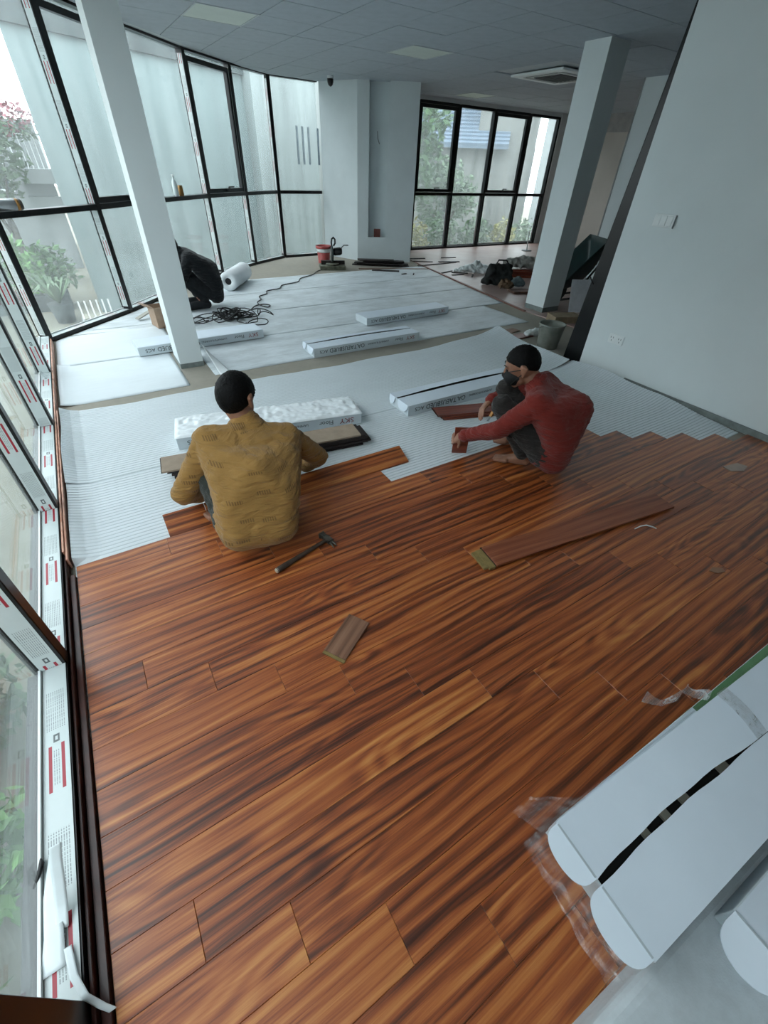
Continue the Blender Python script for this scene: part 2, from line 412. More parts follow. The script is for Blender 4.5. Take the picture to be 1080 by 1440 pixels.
# --- ceiling: exposed grid with lay-in boards
ceil = struct(MB().prism(OUTLINE, CEIL+.012, CEIL+.2).build('ceiling', TILEGRID))
HP = [(FAC[i], FAC[i+1]) for i in range(5, len(FAC)-1)]
def clip(poly, a, b):
    """keep what lies on the room side of facade segment a-b"""
    dx, dy = b[0]-a[0], b[1]-a[1]; out = []
    s = lambda p: -((p[0]-a[0])*dy - (p[1]-a[1])*dx)
    for i in range(len(poly)):
        p, q = poly[i], poly[(i+1) % len(poly)]; sp, sq = s(p), s(q)
        if sp <= 0: out.append(p)
        if (sp < 0 < sq) or (sq < 0 < sp):
            t = sp/(sp-sq); out.append((p[0]+(q[0]-p[0])*t, p[1]+(q[1]-p[1])*t))
    return out
lamps_cells = {(1.6, 5.88), (4.0, 5.88), (7.0, 8.28)}
sq = [(-.2955, -.2955), (.2955, -.2955), (.2955, .2955), (-.2955, .2955)]
tile_me = MB().prism(sq, -.0, .014).mesh('ceiling_tile'); tile_me.materials.append(TILE)
for i in range(-2, 20):
    for j in range(-8, 9):
        x0, y0 = 1.6+.6*i, 5.88+.6*j
        if y0 < 1.8 or x0 > 10.9 or y0 > 9.25: continue
        if (round(x0, 2), round(y0, 2)) in lamps_cells: continue
        cx, cy = x0+.3, y0+.3
        if 6.05 < cx < 7.1 and 5.45 < cy < 6.6: continue
        if cx > 8.3 and cy < 4.8: continue
        if cx > 3.9 and cy < 2.5: continue
        poly = [(cx+a, cy+b) for a, b in sq]; full = True
        for a, b in HP:
            q = clip(poly, a, b)
            if q != poly: full = False
            poly = q
            if len(poly) < 3: break
        if len(poly) < 3: continue
        me = tile_me
        if not full:
            me = MB().prism([(x-cx, y-cy) for x, y in poly], 0, .014).mesh('ceiling_tile'); me.materials.append(TILE)
        o = link('ceiling_tile', me, ceil); o.location = (cx, cy, CEIL-.002+random.uniform(-.001, .0015))
LAMPLAB = {(1.6, 5.88): 'pale square ceiling light panel above the curved window wall', (4.0, 5.88): 'pale square ceiling light panel between the curved windows and the air vent', (7.0, 8.28): 'pale square ceiling light panel close to the far windows'}
for x0, y0 in sorted(lamps_cells):
    t = thing('ceiling_light', LAMPLAB[(x0, y0)], 'ceiling light', (x0+.3, y0+.3, CEIL), 0, 'ceiling light panels')
    MB().box(-.297, .297, -.297, .297, -.002, .02).build('diffuser', DIFFUSER, t)
    f = MB()
    for a in ((-.3, .3, -.3, -.285), (-.3, .3, .285, .3), (-.3, -.285, -.285, .285), (.285, .3, -.285, .285)): f.box(*a, -.006, .01)
    f.build('frame', TILEGRID, t)
t = thing('air_conditioner', 'white square ceiling air conditioner cassette with dark grille', 'air conditioner', (6.58, 5.97, CEIL), 0)
MB().box(-.475, .475, -.475, .475, -.032, -.004).build('panel', PLASTICW, t, .01)
MB().box(-.24, .24, -.24, .24, -.038, -.0315).build('grille', pmat('dark_grille', (74, 78, 78), .6), t)
for k in range(7): MB().box(-.23, .23, -.22+k*.07, -.20+k*.07, -.043, -.0385).build('slat', pmat('grille_slat', (104, 108, 108), .6), t)
for a in ((-.33, .33, .29, .36), (-.33, .33, -.36, -.29), (-.36, -.29, -.28, .28), (.29, .36, -.28, .28)):
    MB().box(*a, -.036, -.0315).build('louvre', pmat('louvre_grey', (150, 156, 156), .5), t)
# small black dome camera under the ceiling on the pier
t = thing('security_camera', 'small black dome camera on the pier under the ceiling', 'camera', (4.30, 8.63, 2.44))
MB().lathe([(.045, .09), (.05, .10), (.05, .13), (.03, .13)], 16).build('mount', PLASTICW, t)
MB().lathe([(.008, .0), (.035, .018), (.048, .05), (.05, .09)], 16).build('dome', BLACKPL, t)

# --- window bays of the left facade (straight, then curved)
def film_strip(mb, P0, across, along_v, W, L, nrm, off=.0016, v0=0.0):
    """flat strip from P0; across/along unit vectors; UV in metres scaled so W spans 0..0.1"""
    P0 = Vector(P0)+Vector(nrm)*off; a = Vector(across)*W; b = Vector(along_v)*L
    mb.quad([P0, P0+a, P0+a+b, P0+b], [(0, v0), (.1, v0), (.1, v0+L), (0, v0+L)])
    return mb
WIN = {}
def bay(i, sash=False, glassmat=GLASS, depth=.10, mull=.06):
    a, b = Vector((*FAC[i], 0)), Vector((*FAC[i+1], 0)); d = (b-a); L = d.length; d.normalize()
    out = Vector((-d.y, d.x, 0))           # to the outside
    w = shell('window_%d' % i, (a.x, a.y, 0))
    m = frame((0, 0, 0), d, out)           # local: x along, y outwards, z up
    h = mull/2
    MB().box(-h, h, 0, depth, 0, CEIL+.01, m).build('mullion', BLACK, w, .003, 1)
    rz_ = .052 if i < 6 else .026
    MB().box(h, L-h, 0, depth+.02, -.02, rz_, m).build('bottom_rail', BLACK, w)
    MB().box(h, L-h, .01, depth, CEIL-.012, CEIL+.01, m).build('top_rail', BLACK, w)
    MB().box(h, L-h, .0, depth, 1.015, 1.065, m).build('transom', BLACK, w, .003, 1)
    MB().box(h, L-h, depth-.016, depth-.010, rz_, 1.015, m).build('pane', glassmat, w)
    MB().box(h, L-h, depth-.016, depth-.010, 1.065, CEIL-.012, m).build('pane', glassmat, w)
    MB().box(h, L-h, depth-.024, depth-.017, rz_, rz_+.016, m).build('glazing_bead', PLASTICW, w)
    f = MB(); v0 = random.random()*.4
    ex, ey, ez = m.to_3x3().col
    film_strip(f, m @ Vector((h, 0.004, rz_+.003)), ey, ex, depth-.03, L-2*h, ez, .0012, v0)                       # on the bottom rail
    f.build('film', FILM, w)
    g = MB()
    for sgn in (-1, 1):
        for z0, z1 in ((.058, 1.01), (1.07, CEIL-.05)):
            film_strip(g, m @ Vector((sgn*h, .012, z0)), ey, ez, depth-.034, z1-z0, ex*sgn, .0012, v0+z0)
    g.build('film', FILM, w)
    if sash:
        s = MB(); x0, x1, z0, z1 = h+.004, L-h-.004, 1.07, CEIL-.055; t_ = .05
        for q in ((x0, x1, z0, z0+t_), (x0, x1, z1-t_, z1), (x0, x0+t_, z0+t_, z1-t_), (x1-t_, x1, z0+t_, z1-t_)):
            s.box(q[0], q[1], .02, depth-.026, q[2], q[3], m)
        so = s.build('sash', BLACK, w)
        k = MB(); cx = L/2
        k.box(cx-.02, cx+.02, -.012, .02, z0+.012, z0+.045, m); k.box(cx-.012, cx+.012, -.035, -.012, z0+.022, z0+.075, m)
        k.box(cx-.012, cx+.105, -.047, -.030, z0+.062, z0+.080, m)
        k.build('handle', BLACKPL, so)
    return w
for i in range(0, len(FAC)-1):
    bay(i, sash=i in (7, 9), glassmat=GLASS)

# far window wall: four bays facing +Y
FX = [6.54, 7.57, 8.55, 9.63, 10.58]
for k in range(4):
    x0, x1 = FX[k], FX[k+1]; w = shell('window_%d' % (20+k), (x0, WINY, 0)); L = x1-x0; top = 2.5
    MB().box(-.03, .03, 0, .10, 0, top).build('mullion', BLACK, w, .003, 1)
    if k == 3: MB().box(L-.03, L+.02, 0, .10, 0, top).build('mullion', BLACK, w, .003, 1)
    MB().box(.03, L-.03, 0, .11, -.012, .035).build('bottom_rail', BLACK, w)
    MB().box(.03, L-.03, .01, .10, top-.04, top+.006).build('top_rail', BLACK, w)
    MB().box(.03, L-.03, 0, .10, 1.015, 1.07).build('transom', BLACK, w, .003, 1)
    MB().box(.03, L-.03, .08, .086, .035, 1.015).build('pane', GLASSF, w)
    MB().box(.03, L-.03, .08, .086, 1.07, top-.04).build('pane', GLASSF, w)
    MB().box(.03, L-.03, .07, .079, .035, .06).build('glazing_bead', PLASTICW, w)
    MB().box(L-.075, L-.03, .068, .078, .06, 1.015).build('glazing_bead', PLASTICW, w)
    if k in (0, 2):
        s = MB()
        for q in ((.035, L-.035, 1.075, 1.13), (.035, L-.035, top-.10, top-.045), (.035, .085, 1.13, top-.10), (L-.11, L-.035, 1.13, top-.10)):
            s.box(q[0], q[1], .01, .07, q[2], q[3])
        so = s.build('sash', BLACK, w)
        cx = L*.5; MB().box(cx-.02, cx+.02, -.02, .01, 1.085, 1.12).box(cx-.012, cx+.012, -.04, -.02, 1.10, 1.15).box(cx-.012, cx+.11, -.055, -.035, 1.14, 1.16).build('handle', BLACKPL, so)

# sockets and switches on the right wall
def wall_plate(name, label, cat, y, z, w, h, kind):
    x = 3.80 + (y+4)*(4.012-3.80)/6.576
    t = thing(name, label, cat, (x-.0005, y, z), math.atan2(.212, 6.576)*-1, 'white plates on the right wall')
    MB().box(-.010, 0, -w/2, w/2, -h/2, h/2).build('plate', PLASTICW, t, .003)
    if kind == 'switch':
        for k in (-1, 0, 1): MB().box(-.0135, -.0095, k*.05-.021, k*.05+.021, -.034, .034).build('rocker', PLASTICW, t, .002)
        MB().box(-.012, 0, -w/2-.006, -w/2-.0005, -h/2, h/2).build('side_edge', PLASTICSH, t)
    else:
        for k in (-1, 1):
            q = MB()
            for a, b in ((-.012, .010), (.012, .010), (0, -.016)): q.box(-.0112, -.0098, k*.04+a-.003, k*.04+a+.003, b-.007, b+.007)
            q.build('socket_holes', PLASTICSH, t)
    return t
wall_plate('light_switch', 'white three-gang light switch plate high on the right wall', 'switch', 2.245, 1.238, .17, .085, 'switch')
wall_plate('power_socket', 'white double power socket low on the right wall', 'socket', 2.275, .325, .15, .08, 'socket')
# ------------------------------------------------------------------ foam underlay sheets
GROOVESHADE = pmat('foam_groove_shade', (182, 190, 195), .5, .05, 10)  # greyer thin foam in the rib grooves, standing in for their weak shading
def sheet(label, y0, y1, xl, xr, mat, ribs=None, nu=60, z=-.0118, curl_l=0.0, curl_r=0.0, wavy=0.0, group='foam underlay sheets', corner=0.0, seed=0):
    rows = []
    if ribs:
        n = int((y1-y0)/ribs)
        for k in range(n):
            for f, h in ((0, 0), (.10, 0), (.20, 1), (.90, 1)): rows.append((y0+(k+f)*ribs, h))
        rows.append((y1, 0))
    else:
        n = max(10, int((y1-y0)/.05)); rows = [(y0+(y1-y0)*k/n, 0) for k in range(n+1)]
    mb = MB(); nv = len(rows)-1; grooves = []
    for yb, hb in rows:
        tt = (yb-y0)/(y1-y0)
        for a in range(nu+1):
            u = a/nu
            ya = yb + wavy*tt**6*(noise.noise(Vector((u*5, seed, 0))) + .4*noise.noise(Vector((u*14, seed, 3))))
            xL = xl(ya) if callable(xl) else xl; xR = xr(ya) if callable(xr) else xr
            uu = u if not (curl_l or curl_r) else u
            x = xL + (xR-xL)*uu
            zz = z + .0035*max(0, noise.noise(Vector((x*1.6, ya*1.9, seed)))) + hb*.0032
            dl, dr = x-xL, xR-x
            if curl_l and dl < .14 and ya > 1.9: q = 1-dl/.14; zz += curl_l*q*q*(0.75+.35*noise.noise(Vector((ya*2.2, 1, seed))))
            if curl_r and dr < .30: q = 1-dr/.30; zz += min(1, max(0, (ya-1.05)*1.6))*curl_r*q*q*(0.8+.4*noise.noise(Vector((ya*2.0, 5, seed))))
            if corner:
                q = max(0, 1-dr/1.1)*max(0, 1-(y1-ya)/.55); zz += corner*q**1.2
            mb.v.append((x, ya, zz))
    for b in range(nv):
        for a in range(nu):
            k = b*(nu+1)+a; mb.f.append((k, k+1, k+nu+2, k+nu+1))
            if not ribs: mb.smooth.add(len(mb.f)-1)
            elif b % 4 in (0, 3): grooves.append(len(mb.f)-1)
    o = mb.build('foam_underlay', mat)
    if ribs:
        o.data.materials.append(GROOVESHADE)
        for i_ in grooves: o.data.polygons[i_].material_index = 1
    me = o.data; bm = bmesh.new(); bm.from_mesh(me)
    r = bmesh.ops.solidify(bm, geom=bm.faces[:], thickness=.0016); bm.to_mesh(me); bm.free()
    return tag(o, label, 'foam sheet', group)
sheet('ribbed white foam sheet that the first rows of planks are laid onto', 1.0, 2.612, -.468, 3.93, FOAM, ribs=.027, nu=80, curl_l=.05, curl_r=.07, seed=1)
sheet('ribbed white foam sheet with a wavy edge under the two crouching workers\' cartons', 2.605, 3.66, -.468, 3.88, FOAM, ribs=.027, nu=80, curl_l=.07, curl_r=.08, wavy=.06, corner=.05, seed=2, z=-.010)
sheet('white foam sheet between the glazing and the square column', 3.79, 4.72, -.47, .468, FOAM, nu=30, curl_l=.03, seed=3)
sheet('white foam sheet lapped into the corner of the curved window wall', 4.70, 5.62, lambda y: fac_left(y)+.03, .56, FOAM, nu=30, seed=4, z=-.0100)
sheet('dusty foam sheet with two cartons near its edge, right of the square column', 3.92, 4.80, .71, 4.72, FOAMD, nu=70, wavy=.0, seed=5)
edge = lambda y: 5.04+(y-4.3)*.19
sheet('dusty foam sheet lying under the cable tangle and a closed carton', 4.79, 5.75, lambda y: max(fac_left(y)+.03, .58 if y < 5.62 else -1), edge, FOAMD, nu=70, seed=6, z=-.0105)
sheet('dusty foam sheet lying beside the white foam roll', 5.74, 6.70, lambda y: fac_left(y)+.03, edge, FOAMD, nu=70, seed=7, z=-.0095)
sheet('dusty foam sheet at the end of the covered floor near the dark boards', 6.69, 7.62, lambda y: fac_left(y)+.6, edge, FOAMD, nu=70, seed=8, z=-.0085)
# curled tail of foam standing against the square column
mb = MB()
def tail(u, v):
    y = 4.16 - v*.42; h = .20*(1-v)**2
    return (.70+.015*math.sin(v*5)+u*.05*(1-v)+.05*v+u*.05*v, y, .004+h*(1-.25*u) - .0)
mb.grid(lambda u, v: (.695+.02*math.sin(v*4)+u*(.06+.06*v)+.08*v*v, 4.22-.46*v, -.006+.20*(1-v)**1.7*(1-.5*u)), 6, 16)
o = mb.build('foam_offcut', ROLLW); bm = bmesh.new(); bm.from_mesh(o.data); bmesh.ops.solidify(bm, geom=bm.faces[:], thickness=.002); bm.to_mesh(o.data); bm.free()
tag(o, 'white foam strip curling up against the foot of the square column', 'foam offcut')

# ------------------------------------------------------------------ reddish skirting strips along the window sill
def strip(label, x0, x1, y0, y1, z0, z1, mat):
    o = MB().box(-(x1-x0)/2, (x1-x0)/2, -(y1-y0)/2, (y1-y0)/2, 0, z1-z0).build('skirting_strip', mat, None, .002, 1)
    o.location = ((x0+x1)/2, (y0+y1)/2, z0); return tag(o, label, 'wood strip', 'skirting strips along the sill')
WOODTY = pmat('reddish_strip_light', (182, 126, 104), .45, .25, 14, col2=(214, 168, 146))
WOODTD = pmat('reddish_strip_dark', (74, 32, 24), .35, .3, 14)
strip('dark red skirting strip on edge against the black sill beside the laid planks', -.4985, -.489, -.6, 1.95, SLAB, .034, WOODTD)
strip('narrow dark red strip lying between the laid planks and the skirting strip', -.487, -.466, -.6, 1.82, SLAB, .012, WOODTD)
strip('pale reddish skirting strip on edge beside the ribbed foam', -.4985, -.489, 1.96, 4.25, SLAB, .05, WOODTY)
strip('pale reddish skirting strip leaning outermost beside the ribbed foam', -.487, -.478, 1.9, 3.62, SLAB, .044, WOODTY)
strip('short pale reddish skirting strip near the corner of the glazing', -.4985, -.487, 4.27, 5.40, SLAB, .05, WOODTY)

# ------------------------------------------------------------------ flooring cartons
def carton(label, x, y, rz=0.0, kind='closed', z=-.0055, L=1.272, W=.265, Hh=.082, text=True, grp='white flooring cartons on the foam', flip=False, flaps=True):
    """origin at the front left bottom corner (front = side with the print)"""
    t = thing('flooring_carton', label, 'carton', (x, y, z), rz, grp)
    if kind == 'closed':
        MB().box(0, L, 0, W, 0, Hh).build('body', CARTONSIDE, t, .004)
        MB().box(.004, L-.004, .004, W-.004, Hh, Hh+.002).build('lid', CARTON, t)
    elif kind == 'wrapped':
        MB().box(0, L, 0, W, 0, Hh).build('body', CARTONSIDE, t, .004)
        mb = MB()
        def top(u, v):
            xx, yy = -.006+u*(L+.012), -.004+v*(W+.008)
            e = min(u, 1-u)*L; g = min(v, 1-v)*W
            hgt = .012*noise.noise(Vector((xx*9, yy*22, 1)))+.009*noise.noise(Vector((xx*30, yy*30, 2)))+.006*noise.noise(Vector((xx*3, yy*60, 4)))
            f = min(1, e/.02)*min(1, g/.012)
            return (xx, yy, Hh+.002+(.012+hgt)*f)
        mb.grid(top, 130, 30).build('plastic_wrap', pmat('wrinkled_white_film', (238, 243, 246), .3, .05, 20), t)
    else:
        w = .004
        b = MB().box(0, L, 0, W, 0, w)
        for q in ((0, L, 0, w), (0, L, W-w, W), (0, w, w, W-w), (L-w, L, w, W-w)): b.box(*q, w, Hh)
        b.build('body', CARTONSIDE, t)
        MB().box(w, L-w, w, W-w, w, Hh-.022).build('planks_inside', pmat('shade_black_inside', (18, 17, 17), .7), t)  # plank fill in near-black: the shade under the slit is in its colour
        gy = W*.62
        def slit(x):  # opening along the top, widest in the middle
            q = x/L; return .010+.010*math.sin(q*math.pi)+.005*noise.noise(Vector((q*6, 2, rz*9+x*.1)))
        for side in (0, 1):
            mb = MB(); nseg = 28
            for k in range(nseg+1):
                xx = L*k/nseg
                ya, yb = (0, gy-slit(xx)) if side == 0 else (gy+slit(xx), W)
                lift = .010*math.sin(math.pi*k/nseg)
                za, zb = (Hh, Hh+lift) if side == 0 else (Hh+lift, Hh)
                mb.v += [(xx, ya, za), (xx, yb, zb), (xx, ya, za+.003), (xx, yb, zb+.003)]
            for k in range(nseg):
                i = 4*k
                mb.f += [(i, i+1, i+5, i+4), (i+2, i+6, i+7, i+3), (i, i+4, i+6, i+2), (i+1, i+3, i+7, i+5)]
            mb.f += [(0, 2, 3, 1), (4*nseg, 4*nseg+1, 4*nseg+3, 4*nseg+2)]
            fl = mb.build('lid_flap', CARTON, t)
        if flaps:    # rounded tongue hanging over the left end
            for y0_, y1_ in ((.005, gy-.02), (gy+.02, W-.003)):
                mb = MB(); n = 14; pts = []
                for k in range(n+1):
                    a = math.pi*k/n; c = (y0_+y1_)/2; r = (y1_-y0_)/2
                    pts.append((c-r*math.cos(a), math.sin(a)**.7))
                ln = .062
                for yy, s_ in pts: mb.v += [(-.001-.012*s_, yy, Hh+.002-ln*s_), (-.004-.012*s_, yy, Hh+.003-ln*s_)]
                mb.f.append(tuple(range(0, 2*(n+1), 2))); mb.f.append(tuple(reversed(range(1, 2*(n+1), 2))))
                for k in range(n): mb.f.append((2*k, 2*k+1, 2*k+3, 2*k+2))
                mb.build('end_tongue', CARTON, t)
    if text:
        e = .0012
        def tx(name, s, size, mat, xr, zt, sx=1.0):
            """upside-down print on the front: starts at xr and runs towards -x, its foot at zt"""
            m = Matrix.Translation((xr, -e, zt)) @ Matrix.Rotation(math.pi, 4, 'Y') @ Matrix.Rotation(math.pi/2, 4, 'X')
            return text_mesh(name, s, size, mat, t, m, sx=sx)
        tx('lettering', 'SKY', .055, INKR, L-.06, Hh-.020, 1.15)
        tx('lettering', 'Floor', .046, INKB, L-.215, Hh-.022, 1.05)
        tx('lettering', 'LAMINATE FLOORING', .026, INKB, L-.40, Hh-.026, 1.0)
        tx('lettering', "OA.TAEUSBUED", .058, INKB, .575, Hh-.020, .98)
        tx('lettering', 'AC5', .044, INKB, .15, Hh-.024, 1.1)
    return t
carton('plastic-wrapped white flooring carton in front of the worker in the yellow shirt', .165, 2.742, math.atan2(2.507-2.738, 1.17), 'wrapped', W=.29)
carton('white flooring carton with a slit lid beside the worker in the red shirt', 1.79, 2.43, .0, 'slit')
carton('white flooring carton with a torn dark slit lid on the dusty foam sheet', 1.679, 3.918, 0.0, 'slit')
carton('closed white flooring carton on the dusty foam sheet behind the slit one', 2.69, 4.625, .03, 'closed')
carton('closed white flooring carton right behind the square column beside the cable tangle', .20, 4.665, .05, 'closed', L=1.25, W=.27)

# ------------------------------------------------------------------ loose planks
def plank_at(name, label, cat, cx, cy, rz, L, z, mat=WOOD, W=PW, T=.012, tilt=0.0, grp=None, tongue=True, tongue_mat=CORE):
    t = thing(name, label, cat, (cx, cy, z), rz, grp); t.rotation_euler = (tilt, 0, rz)
    MB().box(-L/2, L/2, -W/2, W/2, .001, T).build('board', mat, t, .0008, 1)
    if tongue:
        MB().box(-L/2-.006, L/2-.004, -W/2+.004, W/2+.006, .0, .0045).build('tongue', tongue_mat, t)
    return t
# stack beside the yellow worker: backs up
a0 = -.13
for k in range(7):
    dx = (.06, .03, .045, .02, .03, .0, -.03)[k]; dy = (.0, .012, -.004, .01, .0, .006, .004)[k]
    ln = 1.24 if k else 1.1
    plank_at('flooring_plank', ['lowest', 'second', 'third', 'fourth', 'fifth', 'sixth', 'topmost'][k] + ' plank, counted upwards, of the stack beside the worker in yellow', 'plank', .675+dx, 2.372+dy, a0, ln, -.004+k*.0128, BACKER if k == 6 else DARKBOARD, W=.17, grp='stack of planks beside the yellow shirt')
for k in range(3):
    plank_at('flooring_plank', ['lowest', 'middle', 'topmost'][k] + ' reddish plank of the stack behind the worker in red', 'plank', 2.60+(.03, .015, -.01)[k], 2.12+(.0, .012, .028)[k], -.30, 1.27, -.006+k*.0135, WOODR, W=.145, grp='stack of planks behind the red shirt')
# plank with its tongue showing, lying across the laid floor
ang = math.atan2(.694-.877, 2.501-1.213)
t = plank_at('flooring_plank', 'loose reddish plank lying across the laid floor with an olive click edge', 'plank', 1.885, .862, ang, 1.25, .010, WOODL, W=.135, T=.014)
MB().box(-.665, -.632, -.067, .062, -.009, .006).build('click_edge', TONGUE, t); MB().box(-.690, -.667, -.055, .060, -.009, .003).build('click_edge', TONGUE, t)
t = plank_at('plank_offcut', 'short greyish plank offcut lying on the laid floor', 'offcut', .449, .907, math.atan2(1.002-.901, .504-.338)+.0, .195, .001, WOODPALE, W=.098, T=.011, tongue=False)
MB().box(-.110, -.098, -.049, .049, .0, .006).build('cut_edge', TONGUE, t)

# ------------------------------------------------------------------ hammer
h0, h1 = Vector((.331, 1.386, .014)), Vector((.628, 1.462, .014)); hd = (h1-h0).normalized()
t = thing('hammer', 'claw hammer with a brown handle lying on the laid floor', 'hammer', tuple(h0))
hw = pmat('worn_wood_handle', (66, 52, 42), .6, .3, 30); st = pmat('dull_steel', (112, 108, 100), .4, .2, 30, metal=.7)
L = (h1-h0).length
mb = MB().tube([hd*(L*q) for q in (0, .05, .3, .6, .9, 1.0)], [.013, .0145, .013, .0105, .0095, .0095], 10); mb.build('handle', hw, t)
MB().tube([hd*-.006, hd*.004], [.0115, .0135], 10).build('end_cap', pmat('pale_handle_end', (176, 164, 146), .6), t)
m = frame(hd*L, hd, (-hd.y, hd.x, 0))
MB().box(-.014, .016, -.028, .020, -.012, .013, m).box(-.012, .014, .020, .046, -.013, .014, m).box(-.016, .018, .040, .052, -.0138, .0155, m).build('head', st, t, .003, 2)
mb = MB()
for s in (-1, 1): mb.tube([m @ Vector((s*.006, -.026, 0)), m @ Vector((s*.008, -.045, -.002)), m @ Vector((s*.010, -.062, -.009))], [.008, .006, .003], 6)
mb.build('claw', st, t)

# small scraps on the laid planks
def scrap(label, pts, z, th, mat, name='offcut_scrap'):
    c = (sum(p[0] for p in pts)/len(pts), sum(p[1] for p in pts)/len(pts))
    o = MB().prism([(p[0]-c[0], p[1]-c[1]) for p in pts], 0, th).build(name, mat, None, .0008, 1); o.location = (c[0], c[1], z)
    return tag(o, label, 'scrap', 'scraps on the laid planks')
scrap('pale pointed scrap of board lying by the right wall', [(3.26, .80), (3.25, .745), (3.33, .700), (3.42, .715), (3.40, .775)], .0005, .006, pmat('pale_board', (176, 158, 146), .7))
scrap('small brownish chip on the planks near the loose long plank', [(2.17, .335), (2.19, .305), (2.235, .29), (2.25, .31), (2.21, .34)], .0005, .005, pmat('chip_brown', (150, 116, 96), .7))
o = MB().tube([(2.13, .715, .004), (2.18, .712, .005), (2.215, .70, .006), (2.235, .675, .004), (2.24, .655, .004)], .0035, 6).build('plastic_thread', PLASTICW); set_origin(o, (2.2, .69, 0)); tag(o, 'white curled plastic thread beside the loose long plank', 'thread')
# ------------------------------------------------------------------ people
def sphere_pts(c, r, n=10):
    c = Vector(c); out = []
    for i in range(n+1):
        th = math.pi*i/n
        for j in range(2*n if 0 < i < n else 1):
            ph = math.pi*j/n; out.append(c+Vector((math.sin(th)*math.cos(ph), math.sin(th)*math.sin(ph), math.cos(th)))*r)
    return out
def hull_into(bm, balls, n=10):
    tmp = bmesh.new()
    for c, r in balls:
        for q in sphere_pts(c, r, n): tmp.verts.new(q)
    res = bmesh.ops.convex_hull(tmp, input=tmp.verts)
    kill = list({g for g in res['geom_interior'] + res['geom_unused'] if isinstance(g, bmesh.types.BMVert)})
    bmesh.ops.delete(tmp, geom=kill, context='VERTS')
    me = bpy.data.meshes.new('tmp'); tmp.to_mesh(me); tmp.free(); bm.from_mesh(me); bpy.data.meshes.remove(me)
def ell_into(bm, c, radii, fwd, upv, n=14):
    m = frame(c, fwd, upv)         # x = forward, y = up, z = side
    tmp = bmesh.new(); bmesh.ops.create_uvsphere(tmp, u_segments=2*n, v_segments=n, radius=1)
    for v in tmp.verts: v.co = m @ Vector((v.co.x*radii[0], v.co.y*radii[1], v.co.z*radii[2]))
    me = bpy.data.meshes.new('tmp'); tmp.to_mesh(me); tmp.free(); bm.from_mesh(me); bpy.data.meshes.remove(me)
def skin_surface(name, bm, mat, parent, voxel=.006, smooth=4, wrinkle=0.0, wscale=14.0, stretch=(1, 1, 1)):
    """one continuous surface grown over the overlapping volumes"""
    bmesh.ops.recalc_face_normals(bm, faces=bm.faces)
    me = bpy.data.meshes.new('src'); bm.to_mesh(me); bm.free()
    o = bpy.data.objects.new('src', me); COL.objects.link(o)
    r = o.modifiers.new('r', 'REMESH'); r.mode = 'VOXEL'; r.voxel_size = voxel; r.use_smooth_shade = True
    s = o.modifiers.new('s', 'SMOOTH'); s.factor = .5; s.iterations = smooth
    dg = bpy.context.evaluated_depsgraph_get(); new = bpy.data.meshes.new_from_object(o.evaluated_get(dg)); new.name = name
    bpy.data.objects.remove(o); bpy.data.meshes.remove(me)
    if wrinkle:
        vs = new.vertices; nor = [v.normal.copy() for v in vs]
        for v, nn_ in zip(vs, nor):
            q = Vector((v.co.x*stretch[0], v.co.y*stretch[1], v.co.z*stretch[2]))
            h = noise.noise(q*wscale) + .5*noise.noise(q*wscale*2.3)
            v.co += nn_*(abs(h)*2-.5)*wrinkle
    for p in new.polygons: p.use_smooth = True
    new.materials.clear(); new.materials.append(mat)
    return link(name, new, parent)
SKIN = pmat('warm_skin', (150, 106, 84), .5, .12, 30)
SKINF = pmat('foot_skin', (140, 104, 86), .6, .15, 30)
HAIR = pmat('black_hair', (11, 10, 11), .6, .4, 70, .6, 200, spec=.15)
def cloth(name, col, rough=.85, scale=10, bump=.95, prints=False):
    t = NT(name); v = t.obj()
    a = t.noise(v, 5, 4, .6); fold = t.noise(t.mapv(v, (.7, .7, 3.4)), scale, 4, .6, .8)
    c = t.mix(a, C4(col), (*[x*.62 for x in lin(col)], 1))
    if prints:
        vo = t.n('ShaderNodeTexVoronoi', {'Vector': t.mapv(v, (7.5, 7.5, 10.5)), 'Scale': 1.0, 'Randomness': .55})
        sp = t.n('ShaderNodeSeparateXYZ', {0: v}); st_ = t.math('GREATER_THAN', t.math('FRACT', t.math('MULTIPLY', sp.outputs[0], 95.0)), .42)
        dist = t.n('ShaderNodeSeparateXYZ', {0: vo.outputs['Position']})
        px = t.math('ABSOLUTE', t.math('SUBTRACT', t.math('MULTIPLY', sp.outputs[0], 7.5), dist.outputs[0]))
        pz = t.math('ABSOLUTE', t.math('SUBTRACT', t.math('MULTIPLY', sp.outputs[2], 10.5), dist.outputs[2]))
        msk = t.math('MULTIPLY', t.math('LESS_THAN', px, .24), t.math('LESS_THAN', pz, .085))
        c = t.mix(t.math('MULTIPLY', t.math('MULTIPLY', msk, st_), .5), c, C4((62, 44, 26)))
    t.base(c); t.rough(rough); t.set(t.b, 'Specular IOR Level', .2); t.set(t.b, 'Sheen Weight', .15); t.bump(fold, bump, .02); return t.m
YELLOW = cloth('mustard_shirt_cloth', (164, 124, 68), prints=True)
RED = cloth('dark_red_shirt_cloth', (130, 44, 36), scale=12)
TROU = cloth('dark_camo_trousers', (52, 56, 52), scale=14)
TROU2 = cloth('dark_brown_trousers', (50, 46, 44), scale=14)
NAVY = cloth('black_jacket_cloth', (18, 22, 26), scale=12)

